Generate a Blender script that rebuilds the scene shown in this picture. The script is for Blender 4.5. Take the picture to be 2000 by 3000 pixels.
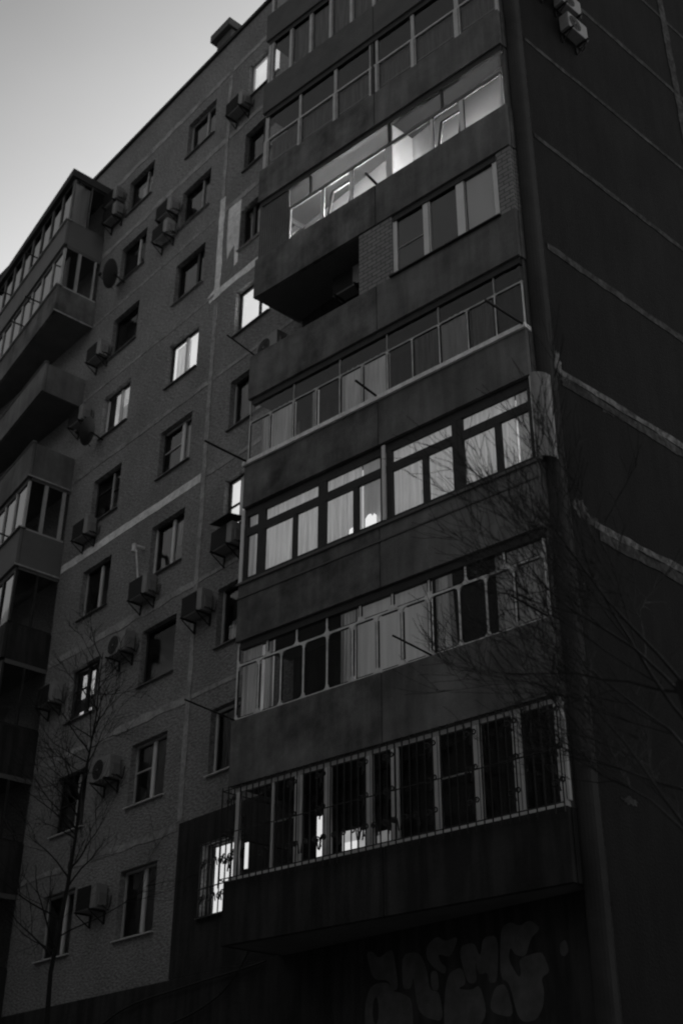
import bpy, math, random
from math import radians as R, sin, cos, pi
from mathutils import Vector, Matrix

# ------------------------------------------------------------------ scene, camera, sky, sun
for o in list(bpy.data.objects): bpy.data.objects.remove(o)
S = bpy.context.scene
COL = S.collection
YAW, PITCH, ROLL = -0.85053, 0.52275, 0.00494
cam = bpy.data.cameras.new("camera"); cam_o = bpy.data.objects.new("camera", cam); COL.objects.link(cam_o)
fw = Vector((sin(YAW)*cos(PITCH), cos(YAW)*cos(PITCH), sin(PITCH)))
rt = Vector((cos(YAW), -sin(YAW), 0)); up = rt.cross(fw)
rt, up = cos(ROLL)*rt + sin(ROLL)*up, -sin(ROLL)*rt + cos(ROLL)*up
m = Matrix((rt, up, -fw)).transposed().to_4x4(); m.translation = (21.02, -14.1, 1.65)
cam_o.matrix_world = m
cam.sensor_fit = 'VERTICAL'; cam.sensor_height = 36; cam.sensor_width = 24; cam.lens = 3625.86/3000*36
cam.clip_end = 2000; cam.clip_start = 0.05
cam.dof.use_dof = True; cam.dof.focus_distance = 21.0; cam.dof.aperture_fstop = 1.2
S.camera = cam_o

SUN_EL, SUN_AZ = R(-3.6), R(342)          # azimuth from +Y towards +X; the glow is low at the left
w = bpy.data.worlds.new("World"); S.world = w; w.use_nodes = True
wt = w.node_tree; wt.nodes.clear()
wo = wt.nodes.new('ShaderNodeOutputWorld'); bg = wt.nodes.new('ShaderNodeBackground')
sky = wt.nodes.new('ShaderNodeTexSky'); sky.sky_type = 'NISHITA'; sky.sun_disc = False
sky.sun_elevation = SUN_EL; sky.sun_rotation = SUN_AZ; sky.air_density = 1.0; sky.dust_density = 2.0; sky.ozone_density = 1.0
bw = wt.nodes.new('ShaderNodeRGBToBW')
wt.links.new(sky.outputs[0], bw.inputs[0]); # thin veils of cloud: a few per cent of unevenness, and a sky that deepens towards the zenith
ctc = wt.nodes.new('ShaderNodeTexCoord'); cmp_ = wt.nodes.new('ShaderNodeMapping'); cmp_.inputs['Scale'].default_value = (1, 1, 2.6)
cno = wt.nodes.new('ShaderNodeTexNoise'); cno.inputs['Scale'].default_value = 2.4; cno.inputs['Detail'].default_value = 5
cmr = wt.nodes.new('ShaderNodeMapRange'); cmr.inputs[1].default_value = .3; cmr.inputs[2].default_value = .7; cmr.inputs[3].default_value = .94; cmr.inputs[4].default_value = 1.06
cmu = wt.nodes.new('ShaderNodeMath'); cmu.operation = 'MULTIPLY'
wt.links.new(ctc.outputs['Generated'], cmp_.inputs[0]); wt.links.new(cmp_.outputs[0], cno.inputs[0]); wt.links.new(cno.outputs[0], cmr.inputs[0])
wt.links.new(bw.outputs[0], cmu.inputs[0]); wt.links.new(cmr.outputs[0], cmu.inputs[1]); # a darker veil of cloud high at the left
cdt = wt.nodes.new('ShaderNodeVectorMath'); cdt.operation = 'DOT_PRODUCT'; cdt.inputs[1].default_value = (-.51, 2.5, -.765)
cm2 = wt.nodes.new('ShaderNodeMapRange'); cm2.inputs[1].default_value = .25; cm2.inputs[2].default_value = .62; cm2.inputs[3].default_value = .66; cm2.inputs[4].default_value = 1.03
cm3 = wt.nodes.new('ShaderNodeMath'); cm3.operation = 'MULTIPLY'
wt.links.new(ctc.outputs['Generated'], cdt.inputs[0]); wt.links.new(cdt.outputs['Value'], cm2.inputs[0])
wt.links.new(cmu.outputs[0], cm3.inputs[0]); wt.links.new(cm2.outputs[0], cm3.inputs[1]); wt.links.new(cm3.outputs[0], bg.inputs[0])
bg.inputs[1].default_value = 0.15
wt.links.new(bg.outputs[0], wo.inputs[0])
sl = bpy.data.lights.new("sun", 'SUN'); so = bpy.data.objects.new("sun", sl); COL.objects.link(so)
sl.energy = 0.002; sl.angle = R(20); sl.color = (1, 1, 1)
sd = Vector((sin(SUN_AZ)*cos(SUN_EL), cos(SUN_AZ)*cos(SUN_EL), sin(R(2))))
so.rotation_euler = sd.to_track_quat('Z', 'Y').to_euler(); so.location = (0, -60, 60)
S.view_settings.view_transform = 'Standard'; S.view_settings.look = 'None'
EXPO = 7.5
S.view_settings.exposure = EXPO; S.view_settings.gamma = 1.0
S.cycles.use_denoising = True; S.cycles.denoiser = 'OPENIMAGEDENOISE'
S.cycles.max_bounces = 6; S.cycles.transparent_max_bounces = 12
S.cycles.sample_clamp_indirect = 1.0
S.cycles.caustics_reflective = False; S.cycles.caustics_refractive = False
S.cycles.filter_width = 2.1

# ------------------------------------------------------------------ materials
def mat(name, v, rough=0.85, noise=0.0, streak=0.0, nscale=2.0, bump=0.0, bscale=40.0, stretch=(1, 1, 1), rot=(0, 0, 0), fine=0.0, metal=0.0, spec=0.3, dist=0.02):
    M = bpy.data.materials.new(name); M.use_nodes = True
    nt = M.node_tree; L = nt.links; b = nt.nodes['Principled BSDF']
    b.inputs['Roughness'].default_value = rough; b.inputs['Metallic'].default_value = metal
    b.inputs['Specular IOR Level'].default_value = spec
    b.inputs['Base Color'].default_value = (v, v, v, 1)
    tc = nt.nodes.new('ShaderNodeTexCoord')
    mp = nt.nodes.new('ShaderNodeMapping'); L.new(tc.outputs['Object'], mp.inputs[0])
    mp.inputs['Scale'].default_value = stretch; mp.inputs['Rotation'].default_value = rot
    if noise or fine:
        n = nt.nodes.new('ShaderNodeTexNoise'); n.inputs['Scale'].default_value = nscale
        n.inputs['Detail'].default_value = 6; n.inputs['Roughness'].default_value = 0.62
        L.new(tc.outputs['Object'], n.inputs['Vector'])
        mr = nt.nodes.new('ShaderNodeMapRange'); mr.inputs[1].default_value = 0.3; mr.inputs[2].default_value = 0.7
        mr.inputs[3].default_value = v*(1-noise); mr.inputs[4].default_value = v*(1+noise)
        L.new(n.outputs[0], mr.inputs[0]); src = mr.outputs[0]
        if fine:
            n2 = nt.nodes.new('ShaderNodeTexNoise'); n2.inputs['Scale'].default_value = bscale
            n2.inputs['Detail'].default_value = 3
            L.new(mp.outputs[0], n2.inputs['Vector'])
            m2 = nt.nodes.new('ShaderNodeMapRange'); m2.inputs[1].default_value = 0.32; m2.inputs[2].default_value = 0.68
            m2.inputs[3].default_value = 1-fine; m2.inputs[4].default_value = 1+fine
            L.new(n2.outputs[0], m2.inputs[0])
            mu = nt.nodes.new('ShaderNodeMath'); mu.operation = 'MULTIPLY'
            L.new(src, mu.inputs[0]); L.new(m2.outputs[0], mu.inputs[1]); src = mu.outputs[0]
        if streak:      # rain streaks running down the face
            m3 = nt.nodes.new('ShaderNodeMapping'); m3.inputs['Scale'].default_value = (1, 1, .12); L.new(tc.outputs['Object'], m3.inputs[0])
            n4 = nt.nodes.new('ShaderNodeTexNoise'); n4.inputs['Scale'].default_value = 5.0; n4.inputs['Detail'].default_value = 5
            L.new(m3.outputs[0], n4.inputs['Vector'])
            m4 = nt.nodes.new('ShaderNodeMapRange'); m4.inputs[1].default_value = .38; m4.inputs[2].default_value = .62
            m4.inputs[3].default_value = 1-streak; m4.inputs[4].default_value = 1+streak
            L.new(n4.outputs[0], m4.inputs[0]); mu2 = nt.nodes.new('ShaderNodeMath'); mu2.operation = 'MULTIPLY'
            L.new(src, mu2.inputs[0]); L.new(m4.outputs[0], mu2.inputs[1]); src = mu2.outputs[0]
        L.new(src, b.inputs['Base Color'])
    if bump:
        n3 = nt.nodes.new('ShaderNodeTexNoise'); n3.inputs['Scale'].default_value = bscale; n3.inputs['Detail'].default_value = 4
        L.new(mp.outputs[0], n3.inputs['Vector'])
        bp = nt.nodes.new('ShaderNodeBump'); bp.inputs['Strength'].default_value = bump; bp.inputs['Distance'].default_value = dist
        L.new(n3.outputs[0], bp.inputs['Height']); L.new(bp.outputs[0], b.inputs['Normal'])
    return M

def emit(name, v, noise=0.0, nscale=1.5):
    M = bpy.data.materials.new(name); M.use_nodes = True
    nt = M.node_tree; nt.nodes.clear()
    o = nt.nodes.new('ShaderNodeOutputMaterial'); e = nt.nodes.new('ShaderNodeEmission')
    v = v*2**-EXPO
    e.inputs[0].default_value = (1, 1, 1, 1); e.inputs[1].default_value = v
    if noise:
        tc = nt.nodes.new('ShaderNodeTexCoord'); n = nt.nodes.new('ShaderNodeTexNoise'); n.inputs['Scale'].default_value = nscale
        mr = nt.nodes.new('ShaderNodeMapRange'); mr.inputs[1].default_value = .3; mr.inputs[2].default_value = .7
        mr.inputs[3].default_value = v*(1-noise); mr.inputs[4].default_value = v*(1+noise)
        nt.links.new(tc.outputs['Object'], n.inputs[0]); nt.links.new(n.outputs[0], mr.inputs[0]); nt.links.new(mr.outputs[0], e.inputs[1])
    nt.links.new(e.outputs[0], o.inputs[0])
    return M

def glass(name, tint=0.85, gl=0.9):
    M = bpy.data.materials.new(name); M.use_nodes = True
    nt = M.node_tree; nt.nodes.clear(); L = nt.links
    o = nt.nodes.new('ShaderNodeOutputMaterial'); t = nt.nodes.new('ShaderNodeBsdfTransparent'); g = nt.nodes.new('ShaderNodeBsdfGlossy')
    t.inputs[0].default_value = (tint, tint, tint, 1); g.inputs[0].default_value = (gl, gl, gl, 1); g.inputs['Roughness'].default_value = 0.03
    f = nt.nodes.new('ShaderNodeFresnel'); f.inputs[0].default_value = 1.52
    mu = nt.nodes.new('ShaderNodeMath'); mu.operation = 'MULTIPLY'; mu.inputs[1].default_value = 1.7; mu.use_clamp = True
    tc = nt.nodes.new('ShaderNodeTexCoord'); n = nt.nodes.new('ShaderNodeTexNoise'); n.inputs['Scale'].default_value = 1.3
    bp = nt.nodes.new('ShaderNodeBump'); bp.inputs['Strength'].default_value = 0.03; bp.inputs['Distance'].default_value = 0.02
    L.new(tc.outputs['Object'], n.inputs[0]); L.new(n.outputs[0], bp.inputs['Height']); L.new(bp.outputs[0], g.inputs['Normal'])
    mx = nt.nodes.new('ShaderNodeMixShader')
    L.new(f.outputs[0], mu.inputs[0]); L.new(mu.outputs[0], mx.inputs[0]); L.new(t.outputs[0], mx.inputs[1]); L.new(g.outputs[0], mx.inputs[2])
    L.new(mx.outputs[0], o.inputs[0])
    return M

def cloth(name, v, trans=0.4, pleat=0.0, pscale=30.0, ):
    M = bpy.data.materials.new(name); M.use_nodes = True
    nt = M.node_tree; nt.nodes.clear(); L = nt.links
    o = nt.nodes.new('ShaderNodeOutputMaterial'); d = nt.nodes.new('ShaderNodeBsdfDiffuse'); t = nt.nodes.new('ShaderNodeBsdfTranslucent')
    tc = nt.nodes.new('ShaderNodeTexCoord')
    mp = nt.nodes.new('ShaderNodeMapping'); mp.inputs['Scale'].default_value = (1, 1, 0.05); L.new(tc.outputs['Object'], mp.inputs[0])
    n = nt.nodes.new('ShaderNodeTexNoise'); n.inputs['Scale'].default_value = pscale; n.inputs['Detail'].default_value = 4
    L.new(mp.outputs[0], n.inputs[0])
    mr = nt.nodes.new('ShaderNodeMapRange'); mr.inputs[1].default_value = .32; mr.inputs[2].default_value = .68
    mr.inputs[3].default_value = v*(1-pleat); mr.inputs[4].default_value = v*(1+pleat*.4)
    L.new(n.outputs[0], mr.inputs[0]); L.new(mr.outputs[0], d.inputs[0]); L.new(mr.outputs[0], t.inputs[0])
    mx = nt.nodes.new('ShaderNodeMixShader'); mx.inputs[0].default_value = trans
    L.new(d.outputs[0], mx.inputs[1]); L.new(t.outputs[0], mx.inputs[2]); L.new(mx.outputs[0], o.inputs[0])
    return M

def bricks(name, v):
    M = bpy.data.materials.new(name); M.use_nodes = True
    nt = M.node_tree; L = nt.links; b = nt.nodes['Principled BSDF']; b.inputs['Roughness'].default_value = .9
    tc = nt.nodes.new('ShaderNodeTexCoord'); sx = nt.nodes.new('ShaderNodeSeparateXYZ'); cx = nt.nodes.new('ShaderNodeCombineXYZ')
    L.new(tc.outputs['Object'], sx.inputs[0])
    ad = nt.nodes.new('ShaderNodeMath'); ad.operation = 'ADD'; L.new(sx.outputs[0], ad.inputs[0]); L.new(sx.outputs[1], ad.inputs[1])
    L.new(ad.outputs[0], cx.inputs[0]); L.new(sx.outputs[2], cx.inputs[1])
    br = nt.nodes.new('ShaderNodeTexBrick'); br.inputs['Scale'].default_value = 1.0
    br.inputs['Brick Width'].default_value = .26; br.inputs['Row Height'].default_value = .1; br.inputs['Mortar Size'].default_value = .012
    br.inputs['Color1'].default_value = (v, v, v, 1); br.inputs['Color2'].default_value = (v*.8, v*.8, v*.8, 1); br.inputs['Mortar'].default_value = (v*.35,)*3+(1,)
    L.new(cx.outputs[0], br.inputs['Vector']); L.new(br.outputs['Color'], b.inputs['Base Color'])
    bp = nt.nodes.new('ShaderNodeBump'); bp.inputs['Strength'].default_value = .7; bp.inputs['Distance'].default_value = .015; bp.invert = True
    L.new(br.outputs['Fac'], bp.inputs['Height']); L.new(bp.outputs[0], b.inputs['Normal'])
    return M

PLASTER = mat("rough_plaster", .225, .95, noise=.22, nscale=.5, bump=.9, bscale=11, stretch=(1, 1, 2.3), rot=(0, R(28), 0), fine=.36, spec=.1, dist=.045)
ENDWALL = mat("dark_shaded_aggregate", .012, .95, noise=.25, nscale=.6, bump=.6, bscale=25, fine=.2, spec=.1, streak=.12)  # dark aggregate, with this side's shade also put into the colour
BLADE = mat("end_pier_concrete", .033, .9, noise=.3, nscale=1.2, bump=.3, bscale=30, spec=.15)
PAINT = mat("dark_paint_and_shade", .03, .85, noise=.25, nscale=.8, bump=.5, bscale=14, spec=.15, streak=.3)
PARAPET = mat("parapet_concrete", .115, .9, noise=.55, nscale=1.3, bump=.25, bscale=45, fine=.1, spec=.15, streak=.13)
PARAPET2 = mat("parapet_concrete_pale", .125, .9, noise=.42, nscale=.7, bump=.25, bscale=45, fine=.1, spec=.15, streak=.13)
PARAPALE = mat("parapet_sheet_pale", .13, .7, noise=.15, nscale=.8, spec=.2)
SLAB = mat("slab_concrete", .11, .95, noise=.15, nscale=1.5, spec=.1)
SEAM = mat("seam_mortar", .31, .9, noise=.35, nscale=2.2, fine=.2, bscale=14, spec=.1)
SEAMD = mat("seam_faint_mortar", .26, .9, noise=.4, nscale=2.0, fine=.25, bscale=12, spec=.1)
SEAMW = mat("seam_white_sealant", .74, .9, noise=.25, nscale=2.0, fine=.14, bscale=12, spec=.1)
SEAME = mat("end_seam_sealant", .125, .95, noise=.6, nscale=2.5, fine=.4, bscale=10, spec=.05)
SEAMF = mat("end_seam_mortar", .055, .95, noise=.6, nscale=2.5, fine=.3, bscale=10, spec=.05)
PVC = mat("white_pvc", .62, .45, noise=.08, nscale=2)
PVCD = mat("dim_frame_paint", .38, .5, noise=.15, nscale=3)
DARKF = mat("dark_frame_and_shade", .02, .6, noise=.3, nscale=4)
STEEL = mat("painted_steel", .62, .5, noise=.3, nscale=5)
ALU = mat("silver_frame", .42, .45, noise=.2, nscale=4)
SHEETM = mat("corrugated_sheet", .11, .6, noise=.2, nscale=2)
SHEETP = mat("pale_tin_sheet", .19, .6, noise=.2, nscale=3, streak=.25)
DISHM = mat("dish_metal", .05, .6, noise=.2, nscale=4)
TINM = mat("tin_sill", .12, .5, noise=.3, nscale=4)
ROOM = mat("dark_room", .2, .95)
CEIL6 = mat("dark_ceiling_shade", .025, .9)  # ceiling shade put into the colour
LOGGIA = mat("loggia_inside", .72, .9)
GLASS = glass("window_glass", .95, .6)
GLASSF = glass("far_glass", .85, .3)
GLASSD = glass("dusty_glass", .92, .42)
IRON = mat("black_iron", .015, .6)
ACW = mat("ac_white_casing", .21, .5, noise=.12, nscale=5)
ACD = mat("ac_fan_dark", .02, .6)
ACS = mat("ac_side_shell", .16, .6, noise=.2, nscale=5)
BARK = mat("bark", .012, .95, noise=.3, nscale=8, bump=.4, bscale=30)
ROOFM = mat("roof_felt", .04, .95, noise=.3, nscale=1)
GROUND = mat("ground_soil", .2, .95, noise=.4, nscale=.3)
BRICK = bricks("pale_brick", .22)
GRAF = mat("graffiti_paint", .085, .8, noise=.3, nscale=3, spec=.1)
CLOTH = cloth("pale_curtain", .85, .25, .35, 26)
CLOTHG = cloth("dull_curtain", .42, .25, .35, 24)
CLOTHF = cloth("white_sheet", .8, .3, .15, 12)
CLOTHD = cloth("grey_curtain", .22, .3, .4, 22)
CLOTHL = cloth("backlit_curtain", .82, .7, .22, 22)
BLINDD = cloth("dark_blind", .13, .2, .05, 4)
BLIND = cloth("roller_blind", .8, .3, .04, 5)
LIT = emit("lit_room_bright", .86, .06, 1.2)
LITM = emit("lit_room_medium", .42, .25, 1.6)
LITD = emit("dim_room_and_added_glow", .17, .3, 1.6)  # dim rooms, and panels added behind curtains to brighten them
LITC = emit("added_sheet_glow", .36, .12, .8)  # glow added behind the white sheet
LAMPWALL = emit("lamp_lit_wall", .52, .12, .7)
LAMP = emit("lamp_glow", 500.0)
SPARK = emit("bright_lamp", .95)

# ------------------------------------------------------------------ mesh helpers
class MB:
    def __init__(s): s.v = []; s.f = []; s.mi = []; s.mats = []
    def m(s, M):
        if M not in s.mats: s.mats.append(M)
        return s.mats.index(M)
    def poly(s, pts, M):
        i = len(s.v); s.v += [tuple(p) for p in pts]; s.f.append(tuple(range(i, i+len(pts)))); s.mi.append(s.m(M))
    def hexa(s, a, b, M):
        # a: 4 bottom points, b: 4 top points
        i = len(s.v); s.v += [tuple(p) for p in a] + [tuple(p) for p in b]; k = s.m(M)
        for f in ((3, 2, 1, 0), (4, 5, 6, 7), (0, 1, 5, 4), (1, 2, 6, 5), (2, 3, 7, 6), (3, 0, 4, 7)):
            s.f.append(tuple(i+q for q in f)); s.mi.append(k)
    def box(s, x0, x1, y0, y1, z0, z1, M, T=None):
        a = [(x0, y0, z0), (x1, y0, z0), (x1, y1, z0), (x0, y1, z0)]; b = [(x, y, z1) for x, y, z in a]
        if T: a = [T(*q) for q in a]; b = [T(*q) for q in b]
        s.hexa(a, b, M)
    def prism(s, poly, d, M):
        d = Vector(d); n = len(poly); i = len(s.v); k = s.m(M)
        s.v += [tuple(p) for p in poly] + [tuple(Vector(p)+d) for p in poly]
        s.f.append(tuple(i+q for q in range(n))); s.mi.append(k)
        s.f.append(tuple(i+n+q for q in reversed(range(n)))); s.mi.append(k)
        for q in range(n):
            r = (q+1) % n; s.f.append((i+q, i+r, i+n+r, i+n+q)); s.mi.append(k)
    def tube(s, pts, rad, M, n=6):
        pts = [Vector(p) for p in pts]
        if not isinstance(rad, (list, tuple)): rad = [rad]*len(pts)
        k = s.m(M); base = len(s.v); px = None
        for j, p in enumerate(pts):
            t = (pts[min(j+1, len(pts)-1)] - pts[max(j-1, 0)])
            t = t.normalized() if t.length > 1e-9 else Vector((0, 0, 1))
            if px is None: px = t.orthogonal().normalized()
            px = (px - t*px.dot(t)); px = px.normalized() if px.length > 1e-6 else t.orthogonal().normalized()
            py = t.cross(px)
            for q in range(n):
                a = 2*pi*q/n; s.v.append(tuple(p + (px*cos(a)+py*sin(a))*rad[j]))
        for j in range(len(pts)-1):
            for q in range(n):
                r = (q+1) % n
                s.f.append((base+j*n+q, base+j*n+r, base+(j+1)*n+r, base+(j+1)*n+q)); s.mi.append(k)
        s.f.append(tuple(base+q for q in reversed(range(n)))); s.mi.append(k)
        e = base+(len(pts)-1)*n; s.f.append(tuple(e+q for q in range(n))); s.mi.append(k)
    def disc(s, c, ax, r0, r1, M, n=24):
        c = Vector(c); ax = Vector(ax).normalized(); px = ax.orthogonal().normalized(); py = ax.cross(px)
        o = [c+(px*cos(2*pi*q/n)+py*sin(2*pi*q/n))*r1 for q in range(n)]
        if r0 <= 0: s.poly(o, M); return
        inn = [c+(px*cos(2*pi*q/n)+py*sin(2*pi*q/n))*r0 for q in range(n)]
        for q in range(n):
            r = (q+1) % n; s.poly([o[q], o[r], inn[r], inn[q]], M)
    def build(s, name, parent=None, bevel=0.0, loc=None):
        me = bpy.data.meshes.new(name)
        v = s.v
        if loc is not None: v = [(p[0]-loc[0], p[1]-loc[1], p[2]-loc[2]) for p in v]
        me.from_pydata(v, [], s.f)
        for M in s.mats: me.materials.append(M)
        me.polygons.foreach_set('material_index', s.mi); me.update()
        o = bpy.data.objects.new(name, me); COL.objects.link(o)
        if loc is not None: o.location = loc
        if parent is not None:
            o.parent = parent; o.matrix_parent_inverse = Matrix.Translation(-WLOC[parent.name]) if parent.name in WLOC else Matrix.Identity(4)
        if bevel:
            b = o.modifiers.new('bevel', 'BEVEL'); b.width = bevel; b.segments = 2; b.limit_method = 'ANGLE'; b.angle_limit = R(40)
        return o
WLOC = {}
def thing(name, loc, label, cat, group=None, world=False):
    o = bpy.data.objects.new(name, None); COL.objects.link(o); o.location = loc; o.empty_display_size = .3
    o['label'] = label; o['category'] = cat
    if group: o['group'] = group
    if world: WLOC[o.name] = Vector(loc)
    return o
def tag(o, label, cat, group=None):
    o['label'] = label; o['category'] = cat
    if group: o['group'] = group
    return o

rnd = random.Random(7)
# ------------------------------------------------------------------ ground
g = MB()
def gz(x, y):
    z = 3.2
    if y < -1.5: z = 3.2 - 3.2*min(1, (-1.5-y)/11)
    st = 17-9*min(1, max(0, (14-x)/20))
    if y < -st: z = max(0 if x > 12 else z, 32*min(1, (-st-y)/17))  # unseen rise added behind the camera to darken the lower floors
    if x < -30 and y < -12: z = max(z, 46*min(1, (-30-x)/30))  # unseen hill added to the west to darken window reflections
    if x > 27: z = max(z, 22*min(1, (x-27)/16))  # unseen slope added to keep skylight off the end wall
    return z
xs = [-160, -110, -60] + list(range(-40, 60, 3)) + [80, 120]; ys = [-100, -60] + [y*1.5 for y in range(-32, 2)] + [16, 40, 80]
for a, b in zip(xs, xs[1:]):
    for c, d in zip(ys, ys[1:]):
        g.poly([(a, c, gz(a, c)), (b, c, gz(b, c)), (b, d, gz(b, d)), (a, d, gz(a, d))], GROUND)
go = g.build("ground_with_shade_hills"); go['kind'] = 'structure'

# ------------------------------------------------------------------ the building shell
BLD = thing("apartment_building", (0, 7, 3.2), "dark nine storey panel apartment block with angled balcony stacks and a few lit windows", "building", world=True)
XL, XR, ZB, ZT = -60.0, 10.52, 3.0, 32.5
WIN_H, WIN_W = 1.4, 1.4
def ztop(k): return 8.15 + 2.8*(k-1)
COLS = {'A': -2.12, 'B': -5.36, 'C': .87, 'D': -17.4, 'E': -20.8}
openings = []
for c, x in COLS.items():
    for k in range(1, 10):
        openings.append((x, x+WIN_W, ztop(k)-WIN_H, ztop(k), c, k))
wall = MB()
xs = sorted({XL, XR} | {o[0] for o in openings} | {o[1] for o in openings}); zs = sorted({ZB, ZT} | {o[2] for o in openings} | {o[3] for o in openings})
hole = {(round(o[0], 3), round(o[2], 3)) for o in openings}
for a, b in zip(xs, xs[1:]):
    for c, d in zip(zs, zs[1:]):
        if (round(a, 3), round(c, 3)) in hole: continue
        wall.poly([(a, 0, c), (b, 0, c), (b, 0, d), (a, 0, d)], PLASTER)
RV = .2
for x0, x1, z0, z1, c, k in openings:
    for q in ([(x0, 0, z0), (x0, 0, z1), (x0, RV, z1), (x0, RV, z0)], [(x1, 0, z0), (x1, 0, z1), (x1, RV, z1), (x1, RV, z0)],
              [(x0, 0, z1), (x1, 0, z1), (x1, RV, z1), (x0, RV, z1)], [(x0, 0, z0), (x1, 0, z0), (x1, RV, z0), (x0, RV, z0)]):
        wall.poly(q, PLASTER)
wall.build("front_wall", BLD)
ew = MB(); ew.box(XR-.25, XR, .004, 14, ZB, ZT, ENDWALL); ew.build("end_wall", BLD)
bk = MB(); bk.box(XL, XR-.26, 13.8, 14.0, ZB, ZT, PLASTER); bk.box(XL-.2, XL-.003, 0, 14, ZB, ZT, PLASTER); bk.build("rear_wall", BLD)
rf = MB(); rf.box(XL-.3, XR+.06, -.07, 14.1, ZT+.003, ZT+.14, ROOFM); rf.build("roof", BLD)
for k in range(0, 11):
    fl = MB(); z = ztop(1)+.55+2.8*(k-1); 
    if z < ZT: fl.box(XL+.1, XR-.3, .25, 13.7, z, z+.15, ROOM); fl.build("floor_slab", BLD)
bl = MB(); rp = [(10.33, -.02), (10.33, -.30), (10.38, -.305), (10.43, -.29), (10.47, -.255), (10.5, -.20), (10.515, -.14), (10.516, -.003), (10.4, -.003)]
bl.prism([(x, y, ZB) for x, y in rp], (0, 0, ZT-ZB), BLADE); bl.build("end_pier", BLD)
# rooftop vent shaft, boxy cap wider than its neck
vt = MB(); vt.box(-1.02, -.3, .05, .75, ZT+.12, 33.3, SLAB)
vo = vt.build("roof_vent", BLD, .02)
vc = MB(); vc.box(-1.2, -.22, -.1, .92, 33.3, 33.62, SLAB); vc.build("vent_cap", vo, .02)

# ------------------------------------------------------------------ panel seams (ragged strips, 4 mm proud)
def ragged(mb, p0, p1, w0, M, nrm, wob=.3, thick=.012, seg=.18):
    p0, p1 = Vector(p0), Vector(p1); L = (p1-p0).length; t = (p1-p0)/L; s = t.cross(Vector(nrm)); n = max(2, int(L/seg))
    nrm = Vector(nrm); prev = None
    wa = wb = w0/2
    for i in range(n+1):
        c = p0+t*(L*i/n); wa += (w0/2*(1+rnd.uniform(-wob, wob))-wa)*.5; wb += (w0/2*(1+rnd.uniform(-wob, wob))-wb)*.5
        e = (c+s*wa, c-s*wb)
        if prev:
            o = nrm*thick
            mb.poly([prev[0]+o, e[0]+o, e[1]+o, prev[1]+o], M)
            mb.poly([prev[0]+o, e[0]+o, e[0], prev[0]], M); mb.poly([prev[1]+o, e[1]+o, e[1], prev[1]], M)
        prev = e
def seam(p0, p1, w, M, nrm=(0, -1, 0), wob=.3):
    b = MB(); ragged(b, p0, p1, w, M, nrm, wob); return b.build("panel_seam", BLD)
def zs_(k): return ztop(k)+.52
for k in range(1, 10):
    z = zs_(k)
    if k == 4:
        seam((-6.6, 0, z+.02), (-.12, 0, z+.02), .24, SEAMW, wob=.14); seam((.1, 0, z), (3.4, 0, z), .12, SEAM)
    else:
        seam((-6.6, 0, z), (-.1, 0, z), {1: .14, 2: .18, 3: .2, 5: .14, 6: .1, 7: .12, 8: .2, 9: .22}[k], SEAMD if k in (1, 5, 6, 7) else SEAM, wob=.6)
        seam((.1, 0, z), (3.4, 0, z), {6: .22, 7: .18, 8: .17, 9: .18}.get(k, .1), SEAMW if k in (6,) else SEAM, wob=.3)
    seam((-XL-100, 0, z), (-13.6, 0, z), .1, SEAM)
seam((0, -.004, 8.8), (0, -.004, 22.3), .16, SEAM, wob=.35)
seam((0, -.004, 22.5), (0, -.004, 26.0), .24, SEAMW, wob=.25)
seam((0, -.004, 26.0), (0, -.004, 30.9), .15, SEAM, wob=.4)
pt = MB()
pt.prism([(.3, -.006, 25.4), (.86, -.006, 25.4), (.83, -.006, 23.2), (.7, -.006, 23.15), (.66, -.006, 23.9), (.45, -.006, 23.75), (.36, -.006, 23.6), (.3, -.006, 24.2)], (0, .006, 0), SEAMW)
pt.build("sealant_patch", BLD)
pt = MB()
pt.prism([(-.25, -.008, 25.5), (-.05, -.008, 25.62), (-.05, -.008, 25.25), (-.25, -.008, 25.1)], (0, .008, 0), SEAM); pt.build("sealant_patch", BLD)
pt = MB(); pt.prism([(-.42, -.008, 22.75), (.1, -.008, 23.0), (.12, -.008, 22.65), (-.3, -.008, 22.5)], (0, .008, 0), SEAMW); pt.build("sealant_patch", BLD)
# end wall seams
for z, wd, M, y0 in ((25.66, .13, SEAMF, .3), (22.86, .11, SEAMF, .05), (20.06, .12, SEAMF, .05), (17.26, .17, SEAMF, .1), (14.35, .30, SEAME, .02), (11.5, .34, SEAME, .6), (28.4, .12, SEAMF, 4.5)):
    if M is SEAME:
        seam((XR, y0, z+.06), (XR, 13.5, z+.06), wd*.42, SEAME, (1, 0, 0), .5)
        seam((XR, y0+.1, z-.12), (XR, 13.5, z-.12), wd*.6, SEAMF, (1, 0, 0), .5)
    else: seam((XR, y0, z), (XR, 13.5, z), wd, M, (1, 0, 0), .45)
seam((XR+.003, 5.95, 17), (XR+.003, 5.95, 32), .27, SEAMF, (1, 0, 0), .25)
def blot(cx, cz, rx, rz, M, n=26):
    pts = []
    for i in range(n):
        a_ = 2*pi*i/n; k_ = rnd.uniform(.45, 1.15); pts.append((XR+.006, cx+rx*k_*cos(a_), cz+rz*k_*sin(a_)))
    q = MB(); q.prism(pts, (-.0055, 0, 0), M); q.build("sealant_patch", BLD)
blot(.06, 14.55, .12, .3, SEAME); blot(.25, 14.3, .22, .16, SEAMF); blot(.25, 11.75, .25, .2, SEAME); blot(.6, 11.6, .3, .12, SEAMF); blot(.7, 7.0, .2, .07, SEAMF); blot(2.6, 11.45, .4, .14, SEAMF); blot(1.4, 14.2, .5, .12, SEAMF)
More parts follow.
